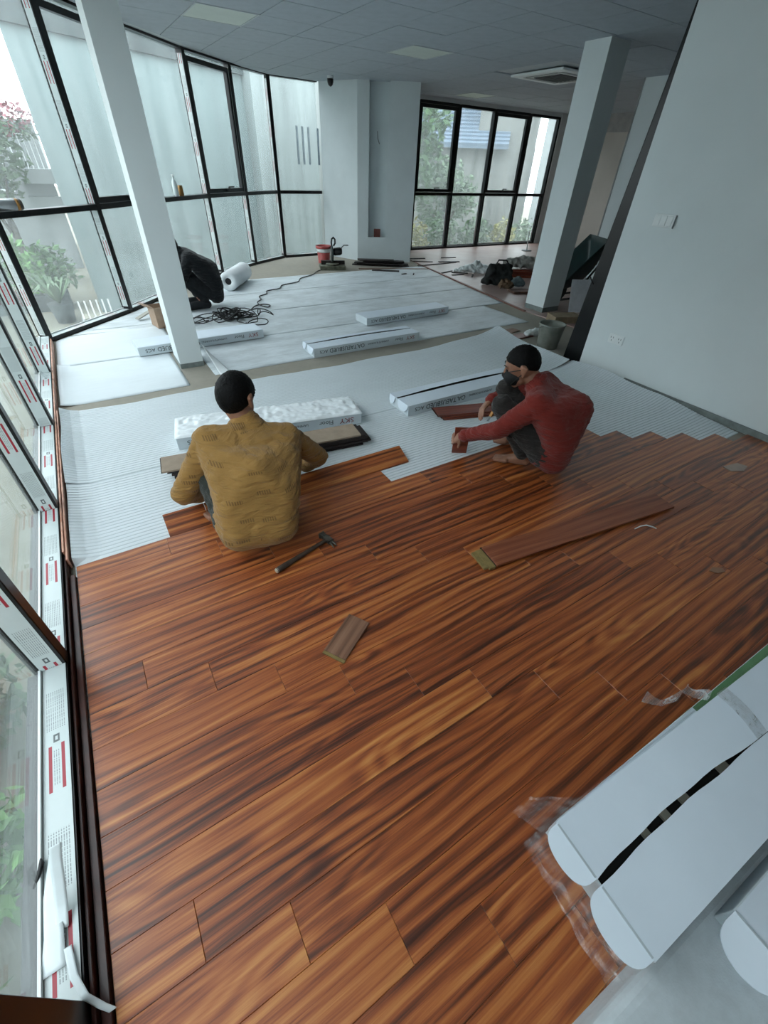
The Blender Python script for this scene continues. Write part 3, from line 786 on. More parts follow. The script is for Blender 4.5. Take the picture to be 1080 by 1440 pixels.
def hand(bm, wrist, d, pn, thumb_side, curl=.35, s=1.0):
    """palm, four unequal bent fingers and a thumb; d = hand direction, pn = palm normal"""
    w = Vector(wrist); d = Vector(d).normalized(); pn = Vector(pn); pn = (pn-d*pn.dot(d)).normalized(); sd = d.cross(pn)*thumb_side
    pal = w+d*.085*s
    hull_into(bm, [(w, .022*s), (pal+sd*.026*s, .013*s), (pal-sd*.028*s, .012*s), (w+d*.04*s+sd*.02*s, .016*s)], 6)
    for k, (o, ln) in enumerate(((.027, .070), (.009, .078), (-.009, .072), (-.027, .056))):
        b = pal+sd*o*s; dd = d.copy(); p = b; seg = [ln*.45*s, ln*.32*s, ln*.25*s]; rr = [.0095*s, .0088*s, .008*s, .007*s]
        for q in range(3):
            dd = (dd*math.cos(curl)+pn*math.sin(curl)).normalized(); nx = p+dd*seg[q]
            hull_into(bm, [(p, rr[q]), (nx, rr[q+1])], 5); p = nx
    tb = w+d*.03*s+sd*.022*s; td = (d*.6+sd*.65+pn*.35).normalized()
    hull_into(bm, [(tb, .013*s), (tb+td*.035*s, .011*s)], 5)
    td2 = (td+d*.5+pn*.2).normalized(); hull_into(bm, [(tb+td*.035*s, .0105*s), (tb+td*.035*s+td2*.03*s, .0085*s)], 5)

def person(name, label, J, mats, hair_cap, mask=False, group=None, wr=.0045, shoes=False):
    V = {k: Vector(v) for k, v in J.items()}
    base = ((V['anL']+V['anR'])/2); root = thing(name, label, 'person', (base.x, base.y, 0), 0, group)
    off = Vector((base.x, base.y, 0))
    for k in V:
        if k[:2] not in ('hf', 'hu', 'hd', 'pn'): V[k] = V[k]-off
    shirt, trou, skin = mats
    hf, hu = V['hf'].normalized(), V['hu']; hu = (hu-hf*hu.dot(hf)).normalized(); hs = hf.cross(hu)
    hc = V['head']; lat = (V['shR']-V['shL']).normalized()
    # ---- body: one continuous skin
    bm = bmesh.new()
    for s in 'LR':
        hull_into(bm, [(V['hip'+s], .070), (V['kn'+s], .048)]); hull_into(bm, [(V['kn'+s], .047), (V['an'+s]+Vector((0, 0, .03)), .034)])
        ft = (V['to'+s]-V['an'+s]); fd = ft.normalized(); sd = Vector((-fd.y, fd.x, 0))
        hull_into(bm, [(V['an'+s]+Vector((0, 0, .03)), .034), (V['an'+s]-fd*.03+Vector((0, 0, .0)), .026), (V['to'+s]-fd*.06, .021)], 8)
        hull_into(bm, [(V['to'+s]-fd*.075+sd*.022, .018), (V['to'+s]-fd*.075-sd*.022, .018), (V['to'+s]-fd*.02+sd*.028, .012), (V['to'+s]-fd*.025-sd*.028, .012)], 8)
        for q in range(5):
            o = sd*(.030-.015*q); hull_into(bm, [(V['to'+s]-fd*.03+o, .0095), (V['to'+s]+fd*(.004-.004*abs(q-1))+o, .0085)], 5)
        hull_into(bm, [(V['sh'+s], .048), (V['el'+s], .038)]); hull_into(bm, [(V['el'+s], .037), (V['wr'+s], .025)])
        hand(bm, V['wr'+s], V['hd'+s], V['pn'+s], 1 if s == 'L' else -1, curl=J.get('curl', .4))
    hull_into(bm, [(V['shL'], .05), (V['shR'], .05), (V['waL'], .07), (V['waR'], .07)]); hull_into(bm, [(V['waL'], .07), (V['waR'], .07), (V['hipL'], .08), (V['hipR'], .08)])
    nb = V['neck']; hull_into(bm, [(nb, .055), (hc-hu*.05-hf*.025, .052)])
    ell_into(bm, hc+hu*.018-hf*.008, (.098, .098, .078), hf, hu)            # skull
    ell_into(bm, hc-hu*.045+hf*.030, (.062, .070, .058), hf, hu)            # face and jaw
    hull_into(bm, [(hc-hu*.098+hf*.055, .024), (hc-hu*.075+hf*.02+hs*.042, .020), (hc-hu*.075+hf*.02-hs*.042, .020)], 8)   # chin
    hull_into(bm, [(hc+hu*.002+hf*.092, .010), (hc-hu*.036+hf*.108, .013)], 6)  # nose
    hull_into(bm, [(hc+hu*.022+hf*.080+hs*.034, .014), (hc+hu*.022+hf*.080-hs*.034, .014)], 6)  # brow
    hull_into(bm, [(hc-hu*.066+hf*.083+hs*.018, .009), (hc-hu*.066+hf*.083-hs*.018, .009)], 6)  # lips
    for s in (-1, 1):
        e = hc-hu*.010+hs*s*.083-hf*.008
        hull_into(bm, [(e+hu*.028, .012), (e-hu*.026+hf*.004, .009), (e+hu*.014-hf*.022+hs*s*.010, .010)], 6)
    skin_surface('body', bm, skin, root, .0052, 3)
    for s in (-1, 1):
        mb = MB(); mb.lathe([(.001, -.011), (.008, -.008), (.011, 0), (.008, .008), (.001, .011)], 10)
        o = mb.build('eye', pmat('dark_eye', (30, 24, 22), .2), root); o.matrix_local = Matrix.Translation(hc+hf*.086+hu*.004+hs*s*.034) @ Matrix.Diagonal((.6, .9, .55, 1))
        mb = MB().tube([hc+hf*.095+hu*.030+hs*s*.016, hc+hf*.094+hu*.036+hs*s*.034, hc+hf*.080+hu*.030+hs*s*.054], [.002, .003, .002], 6); mb.build('eyebrow', HAIR, root)
    # ---- hair
    bm = bmesh.new()
    k_, pa, pb = hair_cap                     # swollen skull cut by the hairline plane through forehead and nape
    v_ = Vector((pb[0]-pa[0], pb[1]-pa[1])); n_ = Vector((v_.y, -v_.x)).normalized(); n_ = n_ if n_.y > 0 else -n_
    sc = hc+hu*.018-hf*.008; tmp = bmesh.new()
    for q in sphere_pts((0, 0, 0), 1.0, 26):
        p = sc+hf*q.x*.098*k_+hu*q.z*.098*k_+hs*q.y*.078*k_; rel = p-hc
        if n_.x*(rel.dot(hf)-pa[0])+n_.y*(rel.dot(hu)-pa[1]) > 0: tmp.verts.new(p)
    bmesh.ops.convex_hull(tmp, input=tmp.verts); me_ = bpy.data.meshes.new('tmp'); tmp.to_mesh(me_); tmp.free(); bm.from_mesh(me_); bpy.data.meshes.remove(me_)
    skin_surface('hair', bm, HAIR, root, .005, 3, .002, 60)
    # ---- shirt
    bm = bmesh.new(); g = .018
    back = V['back']
    hull_into(bm, [(V['shL'], .060+g), (V['shR'], .060+g), (V['chL'], .075+g), (V['chR'], .075+g)])
    hull_into(bm, [(V['shL']*.45+V['shR']*.55, .06+g), (V['neck'], .052+g*.8), (V['shL']*.7+V['shR']*.3, .05+g), (V['shR']*.7+V['shL']*.3, .05+g)])
    hull_into(bm, [(V['chL'], .08+g), (V['chR'], .08+g), (V['waL'], .082+g), (V['waR'], .082+g), (back, .09+g)])
    hull_into(bm, [(V['shL'], .052+g), (V['shR'], .052+g), (V['waL'], .074+g), (V['waR'], .074+g)])
    hull_into(bm, [(V['waL'], .082+g), (V['waR'], .082+g), (V['hemL'], .075+g), (V['hemR'], .075+g)])
    hull_into(bm, [(V['hemL'], .078+g), (V['hemR'], .078+g), (V['hipL'], .072+g), (V['hipR'], .072+g), (V['waL'], .07+g), (V['waR'], .07+g)])
    for s in 'LR':
        hull_into(bm, [(V['sh'+s], .058+g*.8), (V['el'+s], .046+g*.6)]); hull_into(bm, [(V['el'+s], .046+g*.6), (V['wr'+s], .034+g*.3)])
    skin_surface('shirt', bm, shirt, root, .0075, 5, wr, 11, (1, 1, 2.2))
    bm = bmesh.new()                                                            # collar
    for k in range(12):
        a0_, a1_ = 2*math.pi*k/12, 2*math.pi*(k+1)/12; ax = (hc-nb).normalized(); m = frame(nb+ax*.03, ax, lat)
        p0, p1 = m @ Vector((0, .062*math.cos(a0_), .062*math.sin(a0_))), m @ Vector((0, .062*math.cos(a1_), .062*math.sin(a1_)))
        hull_into(bm, [(p0-ax*.012, .010), (p1-ax*.012, .010), (p0-ax*.03, .014), (p1-ax*.03, .014)], 5)
    skin_surface('collar', bm, shirt, root, .006, 3)
    for s in 'LR':
        ax = (V['wr'+s]-V['el'+s]).normalized(); MB().tube([V['wr'+s]-ax*.045, V['wr'+s]-ax*.04, V['wr'+s]+ax*.004, V['wr'+s]+ax*.008], [.036, .0425, .0425, .036], 16).build('cuff', shirt, root)
    # ---- trousers
    bm = bmesh.new()
    hull_into(bm, [(V['hipL'], .092), (V['hipR'], .092), (V['waL']*.4+V['hipL']*.6, .09), (V['waR']*.4+V['hipR']*.6, .09)])
    for s in 'LR':
        hull_into(bm, [(V['hip'+s], .088), (V['kn'+s], .064)]); hull_into(bm, [(V['kn'+s], .063), (V['an'+s]+Vector((0, 0, .065)), .049)])
    skin_surface('trousers', bm, trou, root, .0075, 4, .006, 15)
    if shoes:
        for s in 'LR':
            bm = bmesh.new(); fd = (V['to'+s]-V['an'+s]).normalized()
            hull_into(bm, [(V['an'+s]-fd*.035+Vector((0, 0, .012)), .046), (V['an'+s]+Vector((0, 0, .03)), .045), (V['to'+s]-fd*.03+Vector((0, 0, .020)), .048), (V['to'+s]+fd*.015+Vector((0, 0, .014)), .040)]); skin_surface('shoe', bm, DARKCLOTH, root, .008, 3)
    if mask:
        bm = bmesh.new()
        ell_into(bm, hc-hu*.050+hf*.046, (.068, .058, .062), hf, hu); hull_into(bm, [(hc-hu*.030+hf*.108, .016), (hc-hu*.085+hf*.082, .020)], 6)
        mk = skin_surface('face_mask', bm, pmat('black_mask', (16, 17, 20), .8, .2, 30, .3, 90), root, .005, 3)
        for s in (-1, 1):
            for a in (.0, -.075):
                MB().tube([hc+hf*.072+hu*a+hs*s*.062, hc+hf*.03+hu*(a*.6+.004)+hs*s*.078, hc-hf*.016+hu*(a*.25+.006)+hs*s*.087], .0028, 6).build('ear_loop', BLACKPL, mk)
    return root

full_hair = (1.12, (.085, .062), (-.085, -.095))
yl = dict(hipL=(.235, 1.70, .155), hipR=(.435, 1.66, .155), waL=(.265, 1.66, .25), waR=(.465, 1.63, .245), back=(.385, 1.70, .345), chL=(.285, 1.82, .375), chR=(.555, 1.79, .335),
          shL=(.255, 1.935, .445), shR=(.625, 1.90, .385), neck=(.455, 1.985, .478), head=(.447, 2.035, .590), hf=(.78, .60, -.28), hu=(.12, .2, .95),
          hemL=(.245, 1.60, .130), hemR=(.425, 1.565, .130), elL=(.075, 1.93, .20), elR=(.83, 1.98, .165), wrL=(.150, 2.03, .095), wrR=(.775, 2.055, .075),
          hdL=(.45, .85, -.35), pnL=(.2, .2, -1), hdR=(-.9, .15, -.10), pnR=(-.1, .1, -1), knL=(.215, 1.99, .31), knR=(.60, 2.0, .31), anL=(.215, 1.80, .03), anR=(.50, 1.78, .03), toL=(.165, 1.975, .022), toR=(.575, 1.955, .022), curl=.3)
curl = yl.pop('curl')
person('person', 'crouching person in a mustard yellow long-sleeved shirt, dark trousers and barefoot, seen from behind', yl, (YELLOW, TROU, SKIN), full_hair)
short_hair = (1.035, (.088, .060), (-.095, -.045))
rd = dict(hipL=(2.055, 1.36, .165), hipR=(2.26, 1.495, .165), waL=(2.08, 1.29, .27), waR=(2.29, 1.43, .27), back=(2.20, 1.345, .42), chL=(2.015, 1.36, .415), chR=(2.245, 1.515, .415),
          shL=(1.955, 1.425, .475), shR=(2.225, 1.62, .475), neck=(2.075, 1.56, .53), head=(2.018, 1.648, .615), hf=(-.62, .70, -.34), hu=(-.22, .22, .95),
          hemL=(2.10, 1.31, .135), hemR=(2.29, 1.43, .135), elL=(1.835, 1.555, .285), elR=(2.16, 1.83, .33), wrL=(1.768, 1.772, .155), wrR=(2.05, 1.86, .31),
          hdL=(-.15, .8, -.55), pnL=(.75, .2, -.5), hdR=(-.75, -.1, -.45), pnR=(-.2, -.5, -.8), knL=(1.90, 1.63, .40), knR=(2.10, 1.80, .40), anL=(2.045, 1.50, .03), anR=(2.22, 1.68, .03), toL=(1.935, 1.625, .022), toR=(2.10, 1.80, .022))
person('person', 'crouching person in a dark red long-sleeved shirt and black face mask, barefoot', rd, (RED, TROU2, SKIN), short_hair, mask=True)
th = dict(hipL=(1.30, 6.12, .17), hipR=(1.34, 6.32, .17), waL=(1.34, 6.10, .26), waR=(1.37, 6.32, .26), back=(1.33, 6.2, .42), chL=(1.24, 6.10, .46), chR=(1.26, 6.36, .46),
          shL=(1.10, 6.08, .56), shR=(1.12, 6.42, .56), neck=(1.03, 6.26, .60), head=(.93, 6.26, .66), hf=(-.9, .1, -.4), hu=(-.3, 0, .95),
          hemL=(1.34, 6.13, .14), hemR=(1.37, 6.31, .14), elL=(.94, 6.02, .34), elR=(.93, 6.45, .34), wrL=(.80, 6.12, .16), wrR=(.80, 6.38, .16),
          hdL=(-.8, .2, -.5), pnL=(0, .3, -1), hdR=(-.8, -.2, -.5), pnR=(0, -.3, -1), knL=(.98, 6.10, .38), knR=(1.0, 6.38, .38), anL=(1.18, 6.13, .03), anR=(1.20, 6.33, .03), toL=(1.00, 6.11, .022), toR=(1.01, 6.36, .022))
person('person', 'crouching person in a black jacket half hidden behind the square column', th, (NAVY, DARKCLOTH, SKIN), full_hair, shoes=True)
# what the workers hold
w = Vector((1.735, 1.845, .11))
t = plank_at('plank_offcut', 'short reddish offcut held upright by the worker in red', 'offcut', 1.79, 1.815, -.5, .10, .097, WOODR, W=.19, T=.012, tongue=False)
t.rotation_euler = (math.radians(90), 0, -.55)
t = thing('utility_knife', 'orange utility knife in the far hand of the worker in red', 'knife', (2.00, 1.77, .285))
m = frame((0, 0, 0), (-.55, -.15, -.55), (0, 1, 0))
MB().box(-.06, .05, -.010, .010, -.007, .007, m).build('handle', pmat('orange_plastic', (196, 140, 74), .5), t, .003)
MB().box(.05, .085, -.007, .007, -.001, .001, m).build('blade', pmat('blade_steel', (140, 146, 150), .3, metal=.8), t)
# ------------------------------------------------------------------ foreground cartons
GX = -.058      # heading of the stack
def big_carton(label, x, y, z, rz, kind, Hh=.09, L=1.272, W=.268):
    t = thing('flooring_carton', label, 'carton', (x, y, z), rz, 'cartons stacked close to the wall')
    c, s = math.cos(rz), math.sin(rz)
    if kind == 'closed':
        MB().box(0, L, 0, W, 0, Hh).build('body', CARTONSIDE, t, .004); MB().box(.003, L-.003, .003, W-.003, Hh+.0004, Hh+.0018).build('lid', CARTON, t)
        MB().box(.35, .9, W, W+.0008, .012, Hh-.012).build('green_print', INKG, t)
    else:
        w = .004; b = MB().box(0, L, 0, W, 0, w)
        for q in ((0, L, 0, w), (0, L, W-w, W), (0, w, w, W-w), (L-w, L, w, W-w)): b.box(*q, w, Hh-.001)
        b.build('body', CARTONSIDE, t)
        MB().box(w, L-w, w, W-w, w, Hh-.030).build('planks_inside', pmat('shade_black_inside', (18, 17, 17), .7), t)  # contents coloured near-black to paint the shade inside the opening
        for k in (1.2, 1.9, 2.6, 4.1): MB().box(.05+.11*k, .05+.11*k+.014+.006*k, .125, .185, Hh-.030, Hh-.022).build('foil_glint', pmat('crumpled_foil', (176, 174, 160), .3, metal=.3), t)
        MB().box(.35, .9, W, W+.0008, .012, Hh-.012).build('green_print', INKG, t)
        def slit(xx): return .0105*min(1, .75+xx*4)*min(1, (.63-xx)*9)+.002*math.sin(xx*31) if xx < .62 else .001
        gy = W*.52
        for side in (0, 1):
            mb = MB(); n = 30
            for k in range(n+1):
                xx = L*k/n; q = max(0, 1-xx/.75); lift = .004*math.sin(min(1, xx/.7)*math.pi)
                g = gy + .012*math.sin(xx*5.2)*math.exp(-xx*.6)
                if side == 0: ya, yb, za, zb = 0, g-slit(xx)*.7, Hh, Hh+lift*.5
                else: ya, yb, za, zb = g+slit(xx)*.7, W, Hh+lift, Hh
                mb.v += [(xx, ya, za), (xx, yb, zb), (xx, ya, za+.003), (xx, yb, zb+.003)]
            for k in range(n):
                i = 4*k; mb.f += [(i, i+1, i+5, i+4), (i+2, i+6, i+7, i+3), (i, i+4, i+6, i+2), (i+1, i+3, i+7, i+5)]
            mb.f += [(0, 2, 3, 1), (4*n, 4*n+1, 4*n+3, 4*n+2)]
            mb.build('lid_flap', CARTON, t)
    return t
def tongue_flap(t, y0, y1, z, ln, droop):
    mb = MB(); n = 20; c, r = (y0+y1)/2, (y1-y0)/2
    for k in range(n+1):
        a = math.pi*k/n; s_ = math.sin(a)**.55; yy = c-r*math.cos(a)
        mb.v += [(-ln*s_, yy, z-droop*s_), (-ln*s_, yy, z-droop*s_+.003)]
    mb.f.append(tuple(range(0, 2*(n+1), 2))); mb.f.append(tuple(reversed(range(1, 2*(n+1), 2))))
    for k in range(n): mb.f.append((2*k, 2*k+1, 2*k+3, 2*k+2))
    mb.f.append((0, 2*n, 2*n+1, 1))
    mb.build('end_tongue', CARTON, t)
    MB().box(-.002, .003, y0+.003, y1-.003, z+.003, z+.0042).build('crease', pmat('card_crease', (190, 200, 206), .5), t)
bx, by = .545, -.2455
b1 = big_carton('lowest white flooring carton of the stack close to the right of the laid planks', bx+.085, by, .0, GX, 'closed')
b2 = big_carton('middle white flooring carton with green print in the stack of cartons', bx+.055, by+.004, .0915, GX+.022, 'closed')
MB().box(.62, 1.15, .225, .266, .0919, .0927).build('green_print', INKG, b2)
b3 = big_carton('topmost white flooring carton, its lid split along a ragged dark slit', bx, by, .1825, GX, 'open')
tongue_flap(b3, .003, .134, .2715-.182, .058, .012); tongue_flap(b3, .146, .265, .2715-.182, .050, .012)
# foam bundle and the carton lying on it
fb = MB().box(0, 1.3, -.50, 0, 0, .165).build('foam_bundle', pmat('grey_white_foam', (196, 204, 208), .8, .06, 30, .2, 220), None, .03, 4)
fb.location = (.36, -.247, .001); fb.rotation_euler = (0, 0, GX); tag(fb, 'grey white folded foam bundle under the single carton', 'foam bundle')
b4 = big_carton('single white flooring carton lying on the grey foam bundle', .765, -.580, .167, GX, 'closed', Hh=.085, W=.285)
tongue_flap(b4, .16, .283, .086, .075, .03)
# loose clear wrap and tape round the top carton
def sheet_of(label, name, fn, nu, nv, mat, cat):
    o = MB().grid(fn, nu, nv).build(name, mat); bb = [sum(v.co[k] for v in o.data.vertices)/len(o.data.vertices) for k in range(3)]
    set_origin(o, bb); return tag(o, label, cat)
def rot(x, y, z): 
    c, s = math.cos(GX), math.sin(GX); return (bx+c*x-s*y, by+s*x+c*y, z)
wr_ = lambda a, b, c: noise.noise(Vector((a, b, c)))
sheet_of('crumpled clear plastic wrap sticking out past the end of the cartons', 'plastic_wrap', lambda u, v: rot(-.006-.055*u*(1-.3*v)+.01*wr_(u*5, v*6, 0), .0+.28*v+.01*wr_(u*4, v*9, 2), .262-.14*u-.03*wr_(u*6, v*7, 3)), 16, 30, CLEAR, 'plastic wrap')
sheet_of('pointed flap of clear plastic wrap standing off the long side of the top carton', 'plastic_wrap', lambda u, v: rot(-.045+u*.17*(1-.5*v), .271+.075*v+.006*wr_(u*5, v*5, 1), .262-.085*v-.02*u+.012*wr_(u*7, v*6, 4)), 16, 14, CLEAR, 'plastic wrap')
sheet_of('long thin clear plastic wrap hanging along the side of the cartons', 'plastic_wrap', lambda u, v: rot(.02+u*1.22, .272+.016*v+.004*wr_(u*14, v*3, 1), .270-.20*v), 60, 8, CLEAR, 'plastic wrap')
def tape(u, v):
    pts = [(.66, .272, .262), (.655, .30, .235), (.615, .325, .262), (.585, .318, .25), (.56, .335, .205), (.50, .372, .225)]
    k = min(len(pts)-2, int(v*(len(pts)-1))); f = v*(len(pts)-1)-k; p = Vector(pts[k]).lerp(Vector(pts[k+1]), f)
    return rot(p.x+.045*u*(1-.3*math.sin(v*9)), p.y+.012*u, p.z+.012*math.sin(v*14)*u)
sheet_of('twisted end of clear tape curling off the top carton', 'clear_tape', tape, 6, 40, TAPE, 'tape')
sheet_of('wide clear tape stuck across the lid of the top carton', 'clear_tape', lambda u, v: rot(.66+.05*u+.12*(1-v)*0+.03*(1-v), .272-.135*v, .2765+.002*math.sin(v*3)+.008*math.sin(v*math.pi)), 4, 16, TAPE, 'tape')

# peeled film and torn paper on the sill near the camera
def ribbon(label, pts, w, mat, name='peeled_film', cat='film strip', wdir=(1, 0, 0)):
    P = [Vector(p) for p in pts]; mb = MB(); wd = Vector(wdir)
    def fn(u, v):
        k = min(len(P)-2, int(v*(len(P)-1))); f = v*(len(P)-1)-k
        ww = w if not callable(w) else w(v)
        return P[k].lerp(P[k+1], f)+wd*(u-.5)*ww
    o = mb.grid(fn, 4, 8*(len(P)-1)).build(name, mat); set_origin(o, P[0]); 
    bm = bmesh.new(); bm.from_mesh(o.data); bmesh.ops.solidify(bm, geom=bm.faces[:], thickness=.0006); bm.to_mesh(o.data); bm.free()
    return tag(o, label, cat, 'peeled film on the window sill')
PEEL = pmat('translucent_white_film', (222, 230, 232), .4, .05, 12)
ribbon('peeled white film strip sticking up from the sill beside the planks', [(-.535, .50, .062), (-.528, .54, .082), (-.518, .58, .12), (-.508, .615, .16), (-.497, .635, .19)], .026, PEEL)
ribbon('wide torn white film lying on the window sill', [(-.555, .43, .0605), (-.55, .50, .068), (-.553, .58, .075), (-.55, .68, .062)], lambda v: .05-.03*v, PEEL)
ribbon('trailing white film strip hanging from the sill onto the planks', [(-.525, .46, .064), (-.515, .40, .066), (-.498, .355, .06), (-.475, .325, .035), (-.462, .31, .014)], .016, PEEL)
ribbon('crumpled clear scrap of film on the sill by the third mullion', [(-.575, 4.22, .062), (-.555, 4.28, .11), (-.53, 4.24, .085), (-.515, 4.30, .062)], .09, CLEAR, wdir=(0, 1, 0))
o = MB().tube([(-.592, .62, .066), (-.578, .645, .07), (-.572, .665, .072), (-.576, .68, .068)], [.002, .006, .007, .002], 6).build('torn_tape', BLACKPL); set_origin(o, (-.58, .65, .06)); tag(o, 'small torn black tape scrap on the window sill', 'tape scrap')

# ------------------------------------------------------------------ things on the window transom
def bottle(name, label, x, y, z, prof, mat, cap, capmat):
    t = thing(name, label, 'bottle' if name == 'bottle' else 'can', (x, y, z))
    MB().lathe(prof, 20).build('body', mat, t); MB().lathe(cap, 16).build('cap', capmat, t); return t
TZ = 1.066
gold = pmat('gold_print', (150, 108, 52), .35, .2, 10, metal=.4); silver = pmat('silver_can', (196, 200, 202), .25, .08, 10, metal=.6)
t = bottle('drink_can', 'small gold and grey can on the curved window transom', 1.48, 7.68, TZ, [(.028, 0), (.033, .008), (.033, .10), (.026, .118)], gold, [(.026, .118), (.027, .121), (.020, .120)], silver)
bottle('bottle', 'clear white plastic bottle on the curved window transom beside the can', 1.40, 7.60, TZ, [(.03, 0), (.034, .02), (.034, .12), (.03, .15), (.013, .19), (.012, .21)], pmat('milky_plastic', (216, 226, 226), .3), [(.015, .21), (.015, .232), (.01, .234)], PLASTICW)
t = thing('drink_can', 'large silver can with a gold end lying on the glazing transom', 'can', (-.43, 5.63, TZ), 0)
t = t
ax = Vector((.95, .30, 0)).normalized(); r = .045
mb = MB().tube([ax*-.16, ax*-.155, ax*.10], [.040, r, r], 24); o = mb.build('body', silver, t); 
MB().tube([ax*.101, ax*.125], [r, r], 24).build('gold_band', gold, t); MB().tube([ax*.1255, ax*.142, ax*.150], [r, .040, .037], 24).build('rim', pmat('dark_can_rim', (48, 42, 36), .4), t)
t.location.z = TZ+r

# ------------------------------------------------------------------ foam roll, brown box, cables
a = Vector((1.72, 6.95, 0)); b = Vector((2.16, 7.62, 0)); R_ = .125; ax = (b-a).normalized()
t = thing('foam_roll', 'white roll of foam underlay lying by the curved window wall', 'foam roll', (a.x, a.y, -.006+R_))
m = frame((0, 0, 0), ax, (0, 0, 1)); L = (b-a).length
mb = MB(); n = 32; prof = [(.045, L-.2), (.045, .004), (R_*.8, 0), (R_, .012), (R_, L-.012), (R_*.85, L), (.045, L)]
i0 = 0
for rr, xx in prof:
    for j in range(n):
        an = 2*math.pi*j/n; mb.v.append(tuple(m @ Vector((xx, rr*math.cos(an), rr*math.sin(an)))))
for k in range(len(prof)-1):
    for j in range(n):
        mb.f.append((k*n+j, k*n+(j+1) % n, (k+1)*n+(j+1) % n, (k+1)*n+j)); mb.smooth.add(len(mb.f)-1)
mb.build('roll', ROLLW, t)
mb = MB().tube([ax*.006, ax*.10], .0445, 20); mb.build('core', pmat('dark_core_tube', (26, 26, 28), .8), t)
t = thing('cardboard_box', 'small open brown cardboard box behind the square column', 'cardboard box', (.62, 5.62, -.004), .2)
kr = pmat('brown_cardboard', (166, 140, 118), .8, .1, 20); w, d, h = .26, .20, .21
MB().box(-w/2, w/2, -d/2, d/2, 0, .004).box(-w/2, w/2, -d/2, -d/2+.004, .004, h).box(-w/2, w/2, d/2-.004, d/2, .004, h).box(-w/2, -w/2+.004, -d/2+.004, d/2-.004, .004, h).box(w/2-.004, w/2, -d/2+.004, d/2-.004, .004, h).build('body', kr, t)
MB().box(0, .09, -d/2+.005, d/2-.005, -.002, .002, Matrix.Translation((-w/2, 0, h)) @ rotm('Y', math.radians(200))).build('flap', kr, t)
t = thing('board_offcut', 'narrow pale board leaning on the sill behind the square column', 'offcut', (.52, 6.02, .0), .5); MB().box(-.2, .2, -.03, .03, .0, .012, rotm('Y', -.25)).build('board', pmat('pale_grey_board', (176, 172, 162), .7), t)
for x in (0,): t.location.z = .055
def cable(label, pts, r, name='cable', cat='cable'):
    o = MB().tube(pts, r, 6).build(name, pmat('black_rubber', (18, 19, 21), .5), None); set_origin(o, (pts[0][0], pts[0][1], 0)); return tag(o, label, cat)
pts = []; cx, cy = 1.36, 5.52; N = 430; ph = 0
for k in range(N):
    s = k/N; ph += .30+.14*noise.noise(Vector((s*30, 0, 0)))
    rr = .07+.22*abs(noise.noise(Vector((s*22, 4, 0))))
    ox = .62*noise.noise(Vector((s*9, 8, 1))); oy = .52*noise.noise(Vector((s*9, 2, 6)))
    pts.append((cx+ox+rr*1.25*math.cos(ph), cy+oy+rr*.9*math.sin(ph), .006+.16*abs(noise.noise(Vector((s*40, 1, 9))))))
cable('tangled heap of black power cable on the foam behind a carton', pts, .0062, 'cable_tangle')
tail = [(1.66, 5.80, .012), (1.78, 5.98, .006), (1.90, 6.02, .004), (1.96, 5.94, .004), (1.90, 5.86, .004), (1.84, 5.96, .01), (1.86, 6.15, .004), (1.96, 6.28, .004), (1.99, 6.45, .004), (2.14, 6.56, .004), (2.2, 6.72, .004), (2.42, 6.80, .004), (2.55, 7.0, .004), (2.85, 7.12, .004), (3.0, 7.35, .004), (3.3, 7.55, .004), (3.5, 7.80, .0), (3.66, 7.92, .0)]
sm = []
for k in range(len(tail)-1):
    p0, p1, p2, p3 = [Vector(tail[max(0, min(len(tail)-1, k+q))]) for q in (-1, 0, 1, 2)]
    for f in (0, .25, .5, .75): sm.append(tuple(.5*((2*p1)+(-p0+p2)*f+(2*p0-5*p1+4*p2-p3)*f*f+(-p0+3*p1-3*p2+p3)*f**3)))
cable('long black cable winding from the tangled heap to the chop saw', sm, .0075)

# ------------------------------------------------------------------ far end: saw, bucket, boards, bags
t = thing('paint_bucket', 'red and white plastic paint bucket in front of the glazing', 'bucket', (3.98, 8.5, SLAB))
redp = pmat('red_bucket_plastic', (176, 78, 74), .45, .15, 8)
MB().lathe([(.100, 0), (.104, .01), (.122, .20), (.10, .20)], 28).build('body', redp, t); MB().lathe([(.124, .195), (.133, .26), (.12, .262)], 28).build('white_band', PLASTICW, t); MB().lathe([(.142, .258), (.148, .27), (.146, .30), (.13, .30), (.12, .27)], 28).build('rim', redp, t)
t = thing('chop_saw', 'dark green chop saw with black motor and raised handle on the floor', 'saw', (3.90, 7.98, SLAB), -.35)
cast = pmat('dirty_cast_metal', (112, 112, 96), .6, .35, 18, metal=.3); grn = pmat('saw_dark_green', (30, 44, 42), .5, .2, 10)
MB().box(-.23, .23, -.15, .15, 0, .07).build('base', cast, t, .008); MB().box(-.20, .23, .02, .07, .07, .13).build('fence', DARKBOARD, t, .004)
MB().lathe([(.11, .07), (.12, .075), (.12, .09), (.11, .095)], 24, (0, -.02, 0)).build('turntable', cast, t)
m = frame((.02, 0, .27), (0, 1, 0), (1, 0, 0))
mb = MB().tube([(-.015, 0, .24), (.015, 0, .24)], .125, 28); mb.build('blade_guard', grn, t)
MB().tube([(.03, .02, .27), (.05, .02, .27), (.15, .02, .28), (.18, .02, .28)], [.05, .062, .062, .045], 18).build('motor', BLACKPL, t)
MB().tube([(0, .10, .12), (0, .09, .22), (0, .05, .30)], [.022, .02, .02], 10).build('arm', cast, t)
hp = [(0, .0, .34), (-.01, -.03, .42), (-.0, -.02, .47), (.03, .0, .49), (.06, .02, .46), (.06, .02, .40), (.03, .01, .36)]
MB().tube(hp, .015, 8).build('handle', BLACKPL, t)
MB().tube([(.16, .02, .32), (.22, .03, .37), (.30, .02, .37)], .008, 6).build('cord', BLACKPL, t)
DB = DARKBOARD
